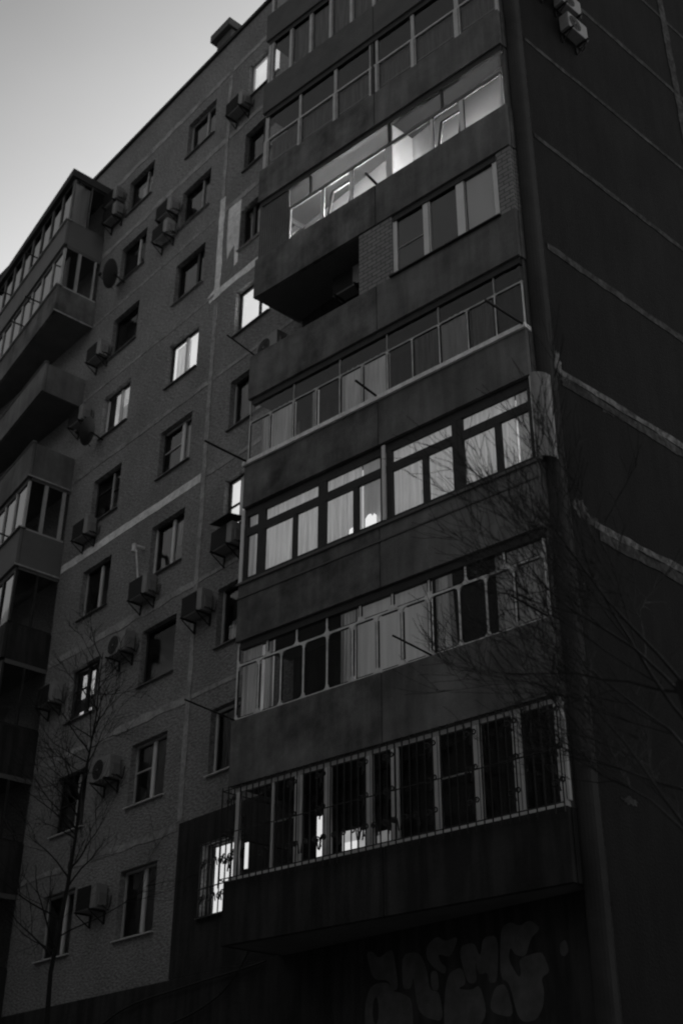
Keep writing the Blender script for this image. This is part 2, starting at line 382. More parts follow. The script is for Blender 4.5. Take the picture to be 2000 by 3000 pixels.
# dark painted patch round the lowest flat (sheet with a hole for its window)
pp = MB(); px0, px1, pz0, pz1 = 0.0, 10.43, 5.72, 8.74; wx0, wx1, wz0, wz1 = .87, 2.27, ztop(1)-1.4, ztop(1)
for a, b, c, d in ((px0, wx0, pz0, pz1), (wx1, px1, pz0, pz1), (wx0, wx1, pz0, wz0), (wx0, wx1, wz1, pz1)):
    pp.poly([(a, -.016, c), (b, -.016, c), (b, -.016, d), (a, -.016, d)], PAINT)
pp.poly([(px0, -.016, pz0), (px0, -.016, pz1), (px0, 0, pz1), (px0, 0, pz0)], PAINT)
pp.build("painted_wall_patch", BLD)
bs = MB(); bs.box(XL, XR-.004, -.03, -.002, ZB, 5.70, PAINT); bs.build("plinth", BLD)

# ------------------------------------------------------------------ facade windows
def window(x, z0, z1, kind):
    """kind: dict(frame, mull, trans, sill, lit)"""
    x1 = x+WIN_W; F = kind.get('frame', PVC); fw_ = kind.get('fw', .055); y0, y1 = RV-.06, RV
    f = MB()
    f.box(x, x+fw_, y0, y1, z0, z1, kind.get('left', F)); f.box(x1-fw_, x1, y0, y1, z0, z1, kind.get('right', F))
    f.box(x+fw_, x1-fw_, y0, y1, z0, z0+fw_, F); f.box(x+fw_, x1-fw_, y0, y1, z1-fw_, z1, kind.get('top', F))
    mu = kind.get('mull', .55)
    if mu:
        mx = x+WIN_W*mu; mw = kind.get('mw', .05)
        f.box(mx-mw, mx+mw, y0-.012, y1-.003, z0+fw_+.002, z1-fw_-.002, kind.get('mm', F))
        for side, tz in kind.get('trans', ()):
            a, b = (x+fw_, mx-mw) if side == 'l' else (mx+mw, x1-fw_)
            zz = z0+WIN_H*tz; f.box(a+.002, b-.002, y0+.004, y1-.004, zz-.018, zz+.018, F)
    o = f.build("window", BLD, .006)
    g = MB(); g.poly([(x+.02, RV-.028, z0+.02), (x1-.02, RV-.028, z0+.02), (x1-.02, RV-.028, z1-.02), (x+.02, RV-.028, z1-.02)], GLASS); g.build("pane", o)
    s = MB(); s.hexa([(x-.04, -.07, z0-.05), (x1+.04, -.07, z0-.05), (x1+.04, RV-.062, z0-.02), (x-.04, RV-.062, z0-.02)],
                     [(x-.04, -.07, z0-.03), (x1+.04, -.07, z0-.03), (x1+.04, RV-.062, z0+.004), (x-.04, RV-.062, z0+.004)], kind.get('sill', TINM)); s.build("sill", o)
    yb = RV+kind.get('yb', .14 if 'lit' in kind else .45)
    lit = kind.get('lit', [])
    r = MB()
    r.box(x-.3, x1+.3, yb+.012, yb+.03, z0-.3, z1+.3, ROOM)
    for a, b, c, d, M in lit:
        r.poly([(x+WIN_W*a, yb, z0+WIN_H*c), (x+WIN_W*b, yb, z0+WIN_H*c), (x+WIN_W*b, yb, z0+WIN_H*d), (x+WIN_W*a, yb, z0+WIN_H*d)], M)
    # jambs of the room behind
    r.box(x-.32, x-.3, RV+.01, yb+.03, z0-.3, z1+.3, ROOM); r.box(x1+.3, x1+.32, RV+.01, yb+.03, z0-.3, z1+.3, ROOM)
    r.box(x-.3, x1+.3, RV+.01, yb+.01, z1+.28, z1+.3, ROOM); r.box(x-.3, x1+.3, RV+.01, yb+.01, z0-.3, z0-.28, ROOM)
    r.build("room_interior", o)
    return o
FULL = (-.45, 1.2, -.3, 1.2)
W = dict(
 A9=dict(frame=PVCD, mull=.6, mw=.03), A8=dict(frame=DARKF, mm=PVCD, mull=.62, mw=.025), A7=dict(frame=DARKF, mull=.66, mw=.05),
 A6=dict(frame=PVC, mull=.5, top=DARKF, left=DARKF, lit=[FULL+(LIT,)]), A5=dict(frame=PVCD, left=DARKF, mm=PVC, mull=.62, mw=.06, trans=[('l', .55)]),
 A4=dict(frame=PVC, top=DARKF, right=DARKF, mull=.56, mw=.045), A3=dict(frame=DARKF, mull=0), A2=dict(frame=PVCD, mm=PVC, mull=.53, mw=.05, trans=[('l', .55)], sill=PVC),
 A1=dict(frame=PVCD, mm=PVC, mull=.56, mw=.05, sill=PVC),
 B9=dict(frame=DARKF, right=PVCD, mull=.62, mm=PVCD, mw=.025), B8=dict(frame=DARKF, mm=PVC, mull=.6, mw=.03), B7=dict(frame=DARKF, mull=0),
 B6=dict(frame=PVCD, mm=PVC, mull=.55, mw=.05, top=DARKF, lit=[(.1, 1.1, -.2, 1.2, LITM), (.56, .9, .62, .9, LIT)]),
 B5=dict(frame=DARKF, mull=.6, mm=PVCD, mw=.025, trans=[('l', .68), ('r', .55)]), B4=dict(frame=PVCD, mm=PVC, mull=.55, mw=.04, top=DARKF, right=DARKF),
 B3=dict(frame=DARKF, mull=.5, mw=.06, trans=[('l', .6)], lit=[(.05, .55, .5, .95, LITM), (.05, .5, .0, .25, LITM)]),
 B2=dict(frame=DARKF, mm=PVCD, mull=.6, mw=.03, trans=[('l', .5)], sill=PVC), B1=dict(frame=PVCD, mm=PVC, mull=.6, mw=.045, sill=PVC),
 C9=dict(frame=PVC, mull=.5, lit=[FULL+(LIT,)]), C8=dict(frame=DARKF, mull=.5), C7=dict(frame=DARKF, mull=.3, right=PVCD), C6=dict(frame=PVC, left=DARKF, top=DARKF, mull=.6, mw=.025, mm=DARKF, lit=[FULL+(LIT,)]),
 C5=dict(frame=PVCD, top=DARKF, left=PVCD, mull=.5), C4=dict(frame=DARKF, mm=PVC, mull=.36, mw=.06, trans=[('l', .5)], lit=[FULL+(LIT,)]), C3=dict(frame=PVCD, top=DARKF, mull=0),
 C2=dict(frame=PVC, mull=0, sill=PVC), C1=dict(frame=DARKF, fw=.03, mull=0, yb=.06, lit=[(.03, .62, .07, .97, LIT)]))
for x0, x1, z0, z1, c, k in openings:
    window(x0, z0, z1, W.get(c+str(k), dict(frame=PVCD, mull=.55, mw=.04)))

# ------------------------------------------------------------------ curtains (things of their own)
def curtain(T, s0, s1, y, z0, z1, M, label, folds=9, amp=.022, pinch=0.0, group=None, top_s=None, name="curtain"):
    """hanging cloth with folds; T maps (s, inward, z) to the world"""
    n = max(12, folds*8); rows = 10; b = MB(); ph = rnd.uniform(0, 6); fr = [rnd.uniform(.7, 1.3) for _ in range(4)]
    base = T((s0+s1)/2, y, z0)
    grid = []
    for j in range(rows+1):
        t = j/rows; z = z0+(z1-z0)*t
        row = []
        for i in range(n+1):
            uu = i/n; s = s0+(s1-s0)*uu
            if pinch: s = s0+(s-s0)*(1-pinch*(1-t)**1.3)
            a = amp*(sin(uu*folds*2*pi+ph)+.5*sin(uu*folds*2*pi*fr[0]*1.7+ph*2)+.3*sin(uu*folds*fr[1]+t*2))
            row.append(len(b.v)); b.v.append(T(s, y+a*(1-.4*t), z))
        grid.append(row)
    k = b.m(M)
    for j in range(rows):
        for i in range(n):
            b.f.append((grid[j][i], grid[j][i+1], grid[j+1][i+1], grid[j+1][i])); b.mi.append(k)
    o = b.build(name, loc=base)
    for p in o.data.polygons: p.use_smooth = True
    return tag(o, label, "curtain" if name == "curtain" else "blind", group)
TF = lambda s, y, z: (s, y, z)
def wcur(key, a, b, c, d, M, label, **kw):
    x = COLS[key[0]]; z0 = ztop(int(key[1]))-WIN_H
    return curtain(TF, x+WIN_W*a, x+WIN_W*b, RV+kw.pop('dy', .05), z0+WIN_H*c, z0+WIN_H*d, M, label, group="curtains in the facade windows", **kw)
wcur('A6', .05, .5, .02, .97, CLOTHL, "thin grey curtain over the left sash of the brightly lit window", folds=4)
wcur('A5', .66, .98, .02, .97, CLOTH, "pale curtain in the right sash of the window above the white horizontal band", folds=3)
wcur('A4', .6, .8, .45, .97, CLOTH, "short pale drape in the window just below the white band's right end", folds=3, pinch=.5)
wcur('B6', .5, .86, .02, .6, CLOTHL, "patterned curtain half drawn in the narrow lit window left of the brightest one", folds=4)
wcur('B9', .3, .6, .05, .7, CLOTH, "small pale drape in the top floor window beside the far balconies", folds=3)
wcur('A9', .66, .98, .02, .97, CLOTHD, "grey curtain in the topmost window of the middle column", folds=3)
wcur('C7', .32, .9, .05, .97, CLOTH, "white curtain in the window beside the whitewashed patch", folds=5)
wcur('C5', .2, .6, .05, .97, CLOTHD, "dim curtain in the window half hidden by the brick balcony's corner", folds=4)
wcur('C3', .18, .6, .02, .45, CLOTH, "small white half curtain in the window left of the dark framed balcony's base", folds=4)
wcur('B3', .55, .9, .02, .97, CLOTHD, "grey curtain in the window with two bright patches", folds=4)
wcur('A7', .68, .98, .02, .97, CLOTHD, "grey curtain in the wholly dark seventh floor window", folds=3)

# ------------------------------------------------------------------ balconies
AN = R(7.06); LEN = 6.92; DEP = 1.343
class Frame:
    def __init__(s, ox, sg):
        s.O = Vector((ox, -DEP, 0)); s.u = Vector((sg*cos(AN), sin(AN), 0)); s.v = Vector((-sg*sin(AN), cos(AN), 0)); s.sg = sg
    def __call__(s, a, y, z):
        p = s.O+s.u*a+s.v*y; return (p.x, p.y, z)
NEAR, FAR = Frame(3.45, 1), Frame(-6.65, -1)
def foot(T, inset=0.0, out=0.0):
    A = Vector(T(-out, inset-out, 0)); B = Vector(T(LEN+out, inset-out, 0))
    return A, B, Vector((B.x, -.004, 0)), Vector((A.x, -.004, 0))
def fbox(mb, T, s0, s1, y0, y1, z0, z1, M): mb.box(s0, s1, y0, y1, z0, z1, M, T)
def balcony(T, zb, zp, mat_p, joint=True, side_mat=None):
    """slab and parapet; returns the part object. zb slab underside, zp parapet top"""
    A, B, C, D = foot(T); b = MB()
    mats = (mat_p, PARAPET2 if mat_p is PARAPET else mat_p)
    js = 3.58
    fbox(b, T, 0, js-.012, 0, .09, zb, zp, mats[0]); fbox(b, T, js+.012, LEN, 0, .09, zb, zp, mats[1])
    fbox(b, T, js-.012, js+.012, .02, .085, zb+.003, zp-.003, SLAB)
    for P, sgn in ((A, 1), (B, -1)):
        q = Vector(T(0 if sgn > 0 else LEN, .09, 0)); e = sgn*T.sg*.08
        x0, x1 = sorted((P.x, P.x+e))
        b.box(x0, x1, q.y+.012, -.006, zb, zp, side_mat or mat_p)
    o = b.build("balcony", BLD, .008)
    s = MB(); i = [Vector(T(.085, .092, 0)), Vector(T(LEN-.085, .092, 0)), None, None]
    i[2] = Vector((i[1].x, -.008, 0)); i[3] = Vector((i[0].x, -.008, 0))
    s.hexa([(p.x, p.y, zb+.005) for p in i], [(p.x, p.y, zb+.145) for p in i], SLAB); s.build("slab", o)
    return o
def pane_sheet(T, s0, s1, y, z0, z1, M, par):
    g = MB(); g.poly([T(s0, y, z0), T(s1, y, z0), T(s1, y, z1), T(s0, y, z1)], M); return g.build("glass", par)
def bar_v(mb, T, s, w_, y0, y1, z0, z1, M): fbox(mb, T, s-w_/2, s+w_/2, y0, y1, z0, z1, M)
def bar_h(mb, T, s0, s1, z, h, y0, y1, M): fbox(mb, T, s0, s1, y0, y1, z-h/2, z+h/2, M)
def sill(T, z, M, par, s0=-.03, s1=LEN+.03, d=.05, h=.06):
    b = MB(); fbox(b, T, s0, s1, -d, .16, z+.002, z+h, M); return b.build("sill", par, .006)
def rod(T, s, z, L, par, rise=.0, ds=0.0, r=.017):
    b = MB(); b.tube([T(s, .1, z), T(s+ds, -L, z+rise)], r, IRON, 6); b.build("clothes_line_bracket", par)
def lit_wall(T, s0, s1, y, z0, z1, M, par, name="lit_room_and_added_glow"):
    b = MB(); b.poly([T(s0, y, z0), T(s1, y, z0), T(s1, y, z1), T(s0, y, z1)], M)
    fbox(b, T, s0, s1, y+.012, y+.03, z0, z1, ROOM); return b.build(name, par)
GY = .065   # glazing line behind the parapet face

ZP = {1: 6.75, 2: 9.66, 3: 12.5, 4: 15.2, 5: 17.98, 6: 20.73, 7: 23.52, 8: 26.46, 9: 29.1}
ZBm = {1: 5.69, 2: 8.42, 3: 11.23, 4: 14.18, 5: 16.85, 6: 19.62, 7: 22.5, 8: 25.45, 9: 28.1, 10: 31.0}
NB = {}
for k in range(1, 10):
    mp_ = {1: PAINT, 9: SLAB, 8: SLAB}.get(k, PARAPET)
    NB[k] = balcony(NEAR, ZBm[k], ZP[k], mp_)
# roof slab over the top balcony
A, B, C, D = foot(NEAR, out=.05)
b = MB(); b.hexa([(p.x, p.y, 31.0) for p in (A, B, C, D)], [(p.x, p.y, 31.2) for p in (A, B, C, D)], SLAB); b.build("balcony_roof", NB[9])
T = NEAR
for k in range(1, 10):
    if k == 5: continue
    b = MB(); b.box(10.20, 10.285, -.36, -.02, ZP[k]+.003, ZBm[k+1]+.002, SLAB); b.build("side_wall", NB[k])
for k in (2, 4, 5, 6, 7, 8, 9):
    b = MB(); fbox(b, T, .1 if k != 5 else 4.0, LEN-.03 if k != 5 else 6.56, GY-.02, GY+.075, ZBm[k+1]-.16, ZBm[k+1]-.003, DARKF); b.build("shade_band", NB[k])  # dark strips standing in for the shade under each slab
# loggia back lining (inside walls, some darkened to stand in for shade), one per storey where it can be seen
def lining(T, k, M, par, s0=.15, s1=LEN-.1):
    b = MB(); xa = T(s0, 0, 0)[0]; xb = T(s1, 0, 0)[0]; xa, xb = sorted((xa, xb))
    b.box(xa, xb, -.03, -.018, ZBm[k]+.15, ZBm[k+1]-.002, M); return b.build("inner_wall", par)

# --- level 1: white frames behind a wrought iron grille, dark painted parapet
p = NB[1]; z0, z1 = ZP[1], ZBm[2]
f = MB(); bar_h(f, T, .05, LEN-.02, z0+.045, .09, GY, GY+.07, PVC); bar_h(f, T, .05, LEN-.02, z1-.06, .1, GY+.003, GY+.067, PVCD)
for s, w_ in ((.2, .1), (1.04, .07), (1.66, .16), (2.32, .17), (3.24, .15), (3.77, .15), (4.61, .14), (5.38, .17), (6.11, .15), (6.86, .16)):
    bar_v(f, T, s, w_, GY+.006, GY+.064, z0+.092, z1-.112, PVC)
    if w_ > .12: bar_v(f, T, s+.03, .012, GY-.002, GY+.004, z0+.1, z1-.12, DARKF)
bar_h(f, T, 1.08, 1.575, 7.62, .03, GY+.02, GY+.06, PVC); bar_h(f, T, 4.69, 5.29, 7.62, .03, GY+.02, GY+.06, PVC)
f.build("window_frame", p, .006); pane_sheet(T, .1, LEN-.05, GY+.04, z0+.02, z1-.02, GLASSD, p)
def curl(mb, c, r, du, turns=1.25, flip=1, tail=.12):
    """scroll: spiral in the plane of (du, z)"""
    c = Vector(c); du = Vector(du); pts = []
    n = 16
    for i in range(n+1):
        a = i/n*turns*2*pi; rr = r*(1-.72*i/n)
        pts.append(c+du*(flip*rr*cos(a))+Vector((0, 0, rr*sin(a))))
    pts.insert(0, pts[0]+Vector((0, 0, -tail))+du*(flip*.03)); mb.tube(pts, .013, IRON, 5)
gr = MB(); yg = -.1
for zz in (z0+.02, z0+.8, z1-.1): gr.tube([T(-.02, yg, zz), T(LEN+.02, yg, zz)], .011, IRON, 5)
ns = 47
for i in range(ns):
    s = -.02+(LEN+.04)*i/(ns-1); gr.tube([T(s, yg, z0-.12), T(s, yg, z1-.04)], .013, IRON, 5)
for s in (.2, 1.04, 1.66, 2.32, 3.24, 3.77, 4.61, 5.38, 6.11, 6.86):
    for zz in (7.05, 7.55, 8.1):
        curl(gr, T(s-.04, yg-.012, zz), .06, T.u, flip=1); curl(gr, T(s+.09, yg-.012, zz+.03), .05, T.u, flip=-1, tail=.2)
for i in range(13):
    s = 1.8+i*.21; curl(gr, T(s, yg-.012, 7.07), .055, T.u, flip=(-1)**i, tail=.17)
# return of the grille on the left end
xx = T(-.02, yg, 0)
for i in range(1, 7):
    y = xx[1]+i*.13; gr.tube([(xx[0], y, z0-.12), (xx[0], y, z1-.06)], .009, IRON, 4)
for zz in (z0+.02, z0+.8, z1-.1): gr.tube([(xx[0], xx[1], zz), (xx[0], -.02, zz)], .011, IRON, 5)
for zz in (7.3, 7.9): curl(gr, (xx[0]-.01, xx[1]+.3, zz), .06, (0, 1, 0)); curl(gr, (xx[0]-.01, xx[1]+.5, zz), .06, (0, 1, 0), flip=-1)
gr.build("window_grille", p)
g1 = MB(); wz = ztop(1)-1.4
for i in range(9): g1.tube([(.9+i*.165, -.07, wz-.1), (.9+i*.165, -.07, wz+1.4)], .013, IRON, 5)
for zz in (wz-.05, wz+.5, wz+1.35): g1.tube([(.86, -.07, zz), (2.26, -.07, zz)], .014, IRON, 5)
for i in range(5):
    for zz in (wz+.28, wz+.95): curl(g1, (.98+i*.3, -.085, zz), .075, (1, 0, 0), flip=(-1)**i, tail=.1); curl(g1, (1.1+i*.3, -.085, zz+.04), .06, (1, 0, 0), flip=-(-1)**i, tail=.12)
g1.build("window_grille", BLD)
# lit door and windows at the back of the loggia
lit_wall(T, 2.02, 2.24, GY+.09, 6.85, 7.54, LIT, p); lit_wall(T, 2.62, 2.9, GY+.1, 6.85, 7.0, LIT, p); lit_wall(T, 2.55, 3.16, GY+.14, 6.8, 7.2, LITM, p); lit_wall(T, 3.32, 3.6, GY+.1, 6.8, 7.05, LITD, p); lit_wall(T, .33, .42, GY+.1, 6.95, 7.4, LIT, p)

for k in (1, 2, 4, 5): lining(NEAR, k, PAINT, NB[k])  # dark lining colour stands in for shade inside these loggias
# --- level 2: slender pale steel frames with rounded corners, staggered fanlights
p = NB[2]; z0, z1, zt = ZP[2], ZBm[3], 10.76
def round_light(mb, T, s0, s1, za, zb, M, r=.085, y=GY, dk=True, th=.03):
    """thin dark sash with rounded corners plus pale corner gussets"""
    for cs, cz, ds, dz in ((s0, za, 1, 1), (s1, za, -1, 1), (s1, zb, -1, -1), (s0, zb, 1, -1)):
        arc = [(cs+ds*r*(1-sin(a*pi/8)), cz+dz*r*(1-cos(a*pi/8))) for a in range(5)]
        pts = [(cs, cz)]+arc
        mb.prism([T(s, y, z) for s, z in pts], Vector(T(0, th, 0))-Vector(T(0, 0, 0)), M)
    if dk:
        w_ = .022
        for q in ((s0, s0+w_, za+r, zb-r), (s1-w_, s1, za+r, zb-r)): fbox(mb, T, q[0], q[1], y+.012, y+th, q[2], q[3], DARKF)
        fbox(mb, T, s0+r, s1-r, y+.012, y+th, za, za+w_, DARKF); fbox(mb, T, s0+r, s1-r, y+.012, y+th, zb-w_, zb, DARKF)
f = MB(); low = [.02, .59, 1.16, 1.72, 2.29, 2.88, 3.44, 3.99, 4.57, 5.19, 5.73, 6.27, 6.86]; upp = [.02, .79, 1.54, 2.28, 3.06, 3.79, 4.58, 5.34, 6.11, 6.86]
hw = .019
bar_h(f, T, 0, 6.88, z0+.03, .04, GY+.002, GY+.04, STEEL); bar_h(f, T, 0, 6.88, zt, .035, GY+.002, GY+.04, STEEL)
for s in low: bar_v(f, T, s, 2*hw, GY+.004, GY+.038, z0+.05, zt-.018, STEEL)
for s in upp: bar_v(f, T, s, 2*hw, GY+.004, GY+.038, zt+.018, z1-.004, STEEL)
for a, c in zip(low, low[1:]): round_light(f, T, a+hw, c-hw, z0+.05, zt-.018, STEEL)
for a, c in zip(upp, upp[1:]): round_light(f, T, a+hw, c-hw, zt+.018, z1-.002, STEEL)
f.build("window_frame", p); pane_sheet(T, .02, 6.86, GY+.025, z0+.03, z1-.01, GLASSD, p)
for s, L in ((4.6, .75), (6.85, .7), (.02, 1.05)): rod(T, s, z0+.03, L, p, .12, -.15)
def ncur(lv, s0, s1, M, label, za=None, zb=None, y=.18, **kw):
    return curtain(NEAR, s0, s1, y, za if za else ZP[lv]+.02, zb if zb else ZBm[lv+1]-.02, M, label, group="curtains in the near balcony stack", **kw)
lit_wall(NEAR, 2.9, 4.47, .3, ZP[2]-.3, ZBm[3]-.02, LITC, p); lit_wall(NEAR, .05, .58, .4, ZP[2]-.3, ZBm[3]-.02, LITD, p); lit_wall(NEAR, 5.9, 6.7, .4, ZP[2]-.3, ZBm[3]-.02, LITD, p)  # glowing panels added to brighten the sheet and end cloths
ncur(2, .05, .56, CLOTHL, "pale curtain filling the first pane of the rounded frame balcony", folds=3)
lit_wall(NEAR, .64, .78, .28, ZP[2]-.1, ZBm[3]-.02, LITD, NB[2]); lit_wall(NEAR, 2.56, 2.78, .28, ZP[2]-.1, ZBm[3]-.02, LITD, NB[2]); lit_wall(NEAR, 4.72, 4.9, .28, ZP[2]-.1, ZBm[3]-.02, LITD, NB[2])  # narrow glowing strips added to brighten each drape
ncur(2, .62, .84, CLOTHL, "narrow pale drape in the second pane of the rounded frame balcony", folds=3)
ncur(2, 2.5, 2.86, CLOTHL, "gathered pale drape left of the flat white sheet in the rounded frame balcony", folds=4, pinch=.15)
ncur(2, 2.9, 4.56, CLOTHF, "flat white sheet across three panes of the rounded frame balcony", folds=3, amp=.012)
ncur(2, 4.64, 5.0, CLOTHL, "tied pale drape right of the flat sheet in the rounded frame balcony", folds=4, pinch=-.2)
ncur(2, 5.85, 6.84, CLOTHF, "white cloth in the last pane of the rounded frame balcony behind the twigs", folds=4, amp=.02)

# --- level 3: dark wooden frames with lamp-lit curtains
p = NB[3]; z0, z1, zt = ZP[3], ZBm[4], 13.62
f = MB(); bar_h(f, T, 0, LEN, z0+.04, .1, GY, GY+.07, DARKF); bar_h(f, T, 0, LEN, zt, .17, GY+.002, GY+.068, DARKF); bar_h(f, T, 0, LEN, z1-.1, .2, GY+.001, GY+.069, DARKF)
for a, c in ((.03, .11), (.4, .6), (1.36, 1.46), (2.02, 2.22), (2.9, 3.02), (3.56, 3.61), (3.71, 3.84), (4.53, 4.65), (5.2, 5.43), (6.1, 6.22), (6.8, 6.9)):
    top = zt-.085 if (a in (1.36, 2.9, 4.53, 6.1)) else z1-.2
    fbox(f, T, a, c, GY+.004, GY+.066, z0+.09, top, DARKF)
    if top > zt: pass
f.build("window_frame", p)
f = MB(); fbox(f, T, -.05, .03, GY-.03, GY+.07, z0-.05, z1-.03, PVC); f.build("corner_post", p, .008)
f = MB(); fbox(f, T, 3.62, 3.70, GY-.03, GY+.07, z0+.06, z1-.03, PVC); f.build("mullion_post", p, .008)
f = MB(); fbox(f, T, 6.9, 6.96, GY-.06, GY+.07, z0+.02, z1-.03, PVC); f.build("corner_post", p, .008)
f = MB(); rp = [(10.31, -.485), (10.35, -.50), (10.40, -.495), (10.44, -.47), (10.48, -.42), (10.51, -.36), (10.53, -.29), (10.53, -.2)]
for (xa, ya), (xb, yb) in zip(rp, rp[1:]): f.hexa([(xa, ya, z0), (xb, yb, z0), (xb-.012, yb+.012, z0), (xa-.002, ya+.014, z0)], [(xa, ya, z1), (xb, yb, z1), (xb-.012, yb+.012, z1), (xa-.002, ya+.014, z1)], SHEETP)
f.build("side_panel", p)
f = MB(); bar_h(f, T, -.03, LEN+.02, z0-.06, .05, -.04, .1, SLAB); bar_h(f, T, -.02, LEN+.01, z0-.36, .03, -.02, .05, SLAB); f.build("ledge", p)
pane_sheet(T, .05, 6.85, GY+.035, z0+.05, z1-.05, GLASS, p)
lit_wall(T, .1, LEN-.1, .46, z0-.2, z1-.02, LAMPWALL, p)
for s0, s1, txt in ((.08, .42, "narrow striped curtain in the small left section of the dark framed balcony"), (.5, 2.14, "lamp lit curtain across the second section of the dark framed balcony"), (2.18, 3.04, "lamp lit curtain left of the bright lamp in the dark framed balcony"),
                    (3.74, 5.26, "lamp lit curtain right of the slim white post in the dark framed balcony"), (5.4, 6.5, "lamp lit curtain at the twig end of the dark framed balcony")):
    ncur(3, s0, s1, CLOTHL, txt, y=.16, folds=int(4+(s1-s0)*5), amp=.018)
ncur(3, 3.04, 3.55, CLOTHF, "dimmer net in the pane above the bright lamp of the dark framed balcony", y=.2, folds=3, amp=.012)
ncur(3, 6.5, 6.82, CLOTHF, "dim cloth in the last pane of the dark framed balcony", y=.2, folds=3, amp=.012)
lm = MB(); lm.prism([T(s, .11, z) for s, z in ((3.16, 12.6), (3.16, 12.8), (3.22, 12.86), (3.28, 12.87), (3.33, 12.8), (3.37, 12.84), (3.41, 12.8), (3.41, 12.62))], Vector(T(0, .02, 0))-Vector(T(0, 0, 0)), SPARK)
lm.prism([T(s, .11, z) for s, z in ((2.76, 12.6), (2.78, 12.72), (2.86, 12.74), (2.87, 12.62))], Vector(T(0, .02, 0))-Vector(T(0, 0, 0)), SPARK); lm.build("lamp_shade", p)

# --- level 4: thin steel frames, white sill, drawn drapes
p = NB[4]; z0, z1, zt = ZP[4], ZBm[5], 16.28
sill(T, z0-.035, SEAMW, p, h=.1, d=.05)
f = MB(); low = [.03, .63, 1.29, 1.92, 2.55, 3.14, 3.77, 4.38, 5.02, 5.67, 6.29, 6.88]
bar_h(f, T, .02, 6.9, z0+.08, .03, GY, GY+.04, DARKF); bar_h(f, T, .02, 6.9, zt, .03, GY, GY+.04, PVCD)
for i, s in enumerate(low): bar_v(f, T, s, .02, GY+.002, GY+.036, z0+.095, zt-.015, STEEL)
for s in low[::2]: bar_v(f, T, s, .02, GY+.002, GY+.036, zt+.015, z1-.01, PVCD)
for a, c in zip(low, low[1:]): round_light(f, T, a+.01, c-.01, z0+.095, zt-.015, STEEL, r=.05)
f.build("window_frame", p); pane_sheet(T, .03, 6.88, GY+.02, z0+.06, z1-.01, GLASSD, p)
for s, L, rs, ds in ((.12, 1.05, .1, -.2), (3.6, .55, .15, -.1), (6.93, .9, .1, -.2)): rod(T, s, z0+.03, L, p, rs, ds, .024)
for i, (s0, s1, M, txt) in enumerate(((.38, .6, CLOTH, "narrow pale drape in the first pane over the white sill"), (.68, 1.26, CLOTH, "folded pale curtain in the second pane over the white sill"),
      (1.78, 1.9, CLOTH, "thin pale strip of curtain in the third pane over the white sill"), (2.58, 3.1, CLOTH, "pale curtain in the fifth pane over the white sill"), (3.16, 3.74, CLOTH, "finely pleated pale curtain in the sixth pane over the white sill"),
      (4.42, 4.98, CLOTHD, "grey curtain in the eighth pane over the white sill"), (5.04, 5.62, CLOTHF, "flat pale cloth in the ninth pane over the white sill"), (5.75, 6.2, CLOTHD, "grey curtain in the last but one pane over the white sill"))):
    if M is CLOTH: M = CLOTHL; lit_wall(NEAR, s0+.01, s1-.01, .19, ZP[4]+.05, zt+.05, LITD, NB[4])  # glowing panels added behind the pale drapes to lift their tone
    ncur(4, s0, s1, M, txt, y=.11, folds=4, amp=.015, zb=zt+.06)

# --- level 5: open left half, brick infill, three wide white windows
p = NB[5]; z0, z1 = ZP[5], ZBm[6]
b = MB(); fbox(b, T, 3.1, 3.98, .03, .15, z0-.12, z1-.003, BRICK); b.build("brick_infill", p); b = MB(); fbox(b, T, 6.58, LEN-.01, .03, .15, z0-.12, z1-.003, BRICK)
qa = T(LEN-.01, .03, 0); b.box(qa[0]-.12, qa[0]+.0, qa[1]+.13, -.02, z0-.12, z1-.006, BRICK); b.build("brick_infill", p)
f = MB()
bar_h(f, T, 3.98, 6.58, z0+.05, .07, GY, GY+.06, PVC); bar_h(f, T, 3.98, 6.58, z1-.08, .12, GY+.001, GY+.059, PVCD)
for s, w_ in ((4.03, .1), (4.84, .17), (5.68, .2), (6.52, .12)): bar_v(f, T, s, w_, GY+.003, GY+.057, z0+.085, z1-.14, PVC)
for s in (4.9, 5.78): bar_v(f, T, s, .014, GY-.003, GY+.002, z0+.1, z1-.15, DARKF)
bar_h(f, T, 4.09, 4.75, z0+.72, .016, GY+.01, GY+.05, PVCD); f.build("window_frame", p, .006)
pane_sheet(T, 4.0, 6.55, GY+.03, z0+.03, z1-.03, GLASS, p); sill(T, z0-.02, DARKF, p, 3.95, 6.62, .06, .035)
lit_wall(NEAR, 5.75, 6.5, .34, ZP[5]-.2, ZBm[6]-.02, LITD, NB[5])  # glowing panel added to brighten the sky-lit blind
lb = ncur(5, 5.8, 6.47, BLIND, "pale roller blind behind the right window of the brick balcony", y=.13, folds=2, amp=.002, name="blind")
ncur(5, 4.1, 4.74, BLINDD, "dark blind behind the left window of the brick balcony", y=.13, folds=2, amp=.003, name="blind")
ncur(5, 4.94, 5.57, BLINDD, "dark blind behind the middle window of the brick balcony", y=.13, folds=2, amp=.003, name="blind")
rod(T, .1, z0+.02, .75, p, .12, -.05)

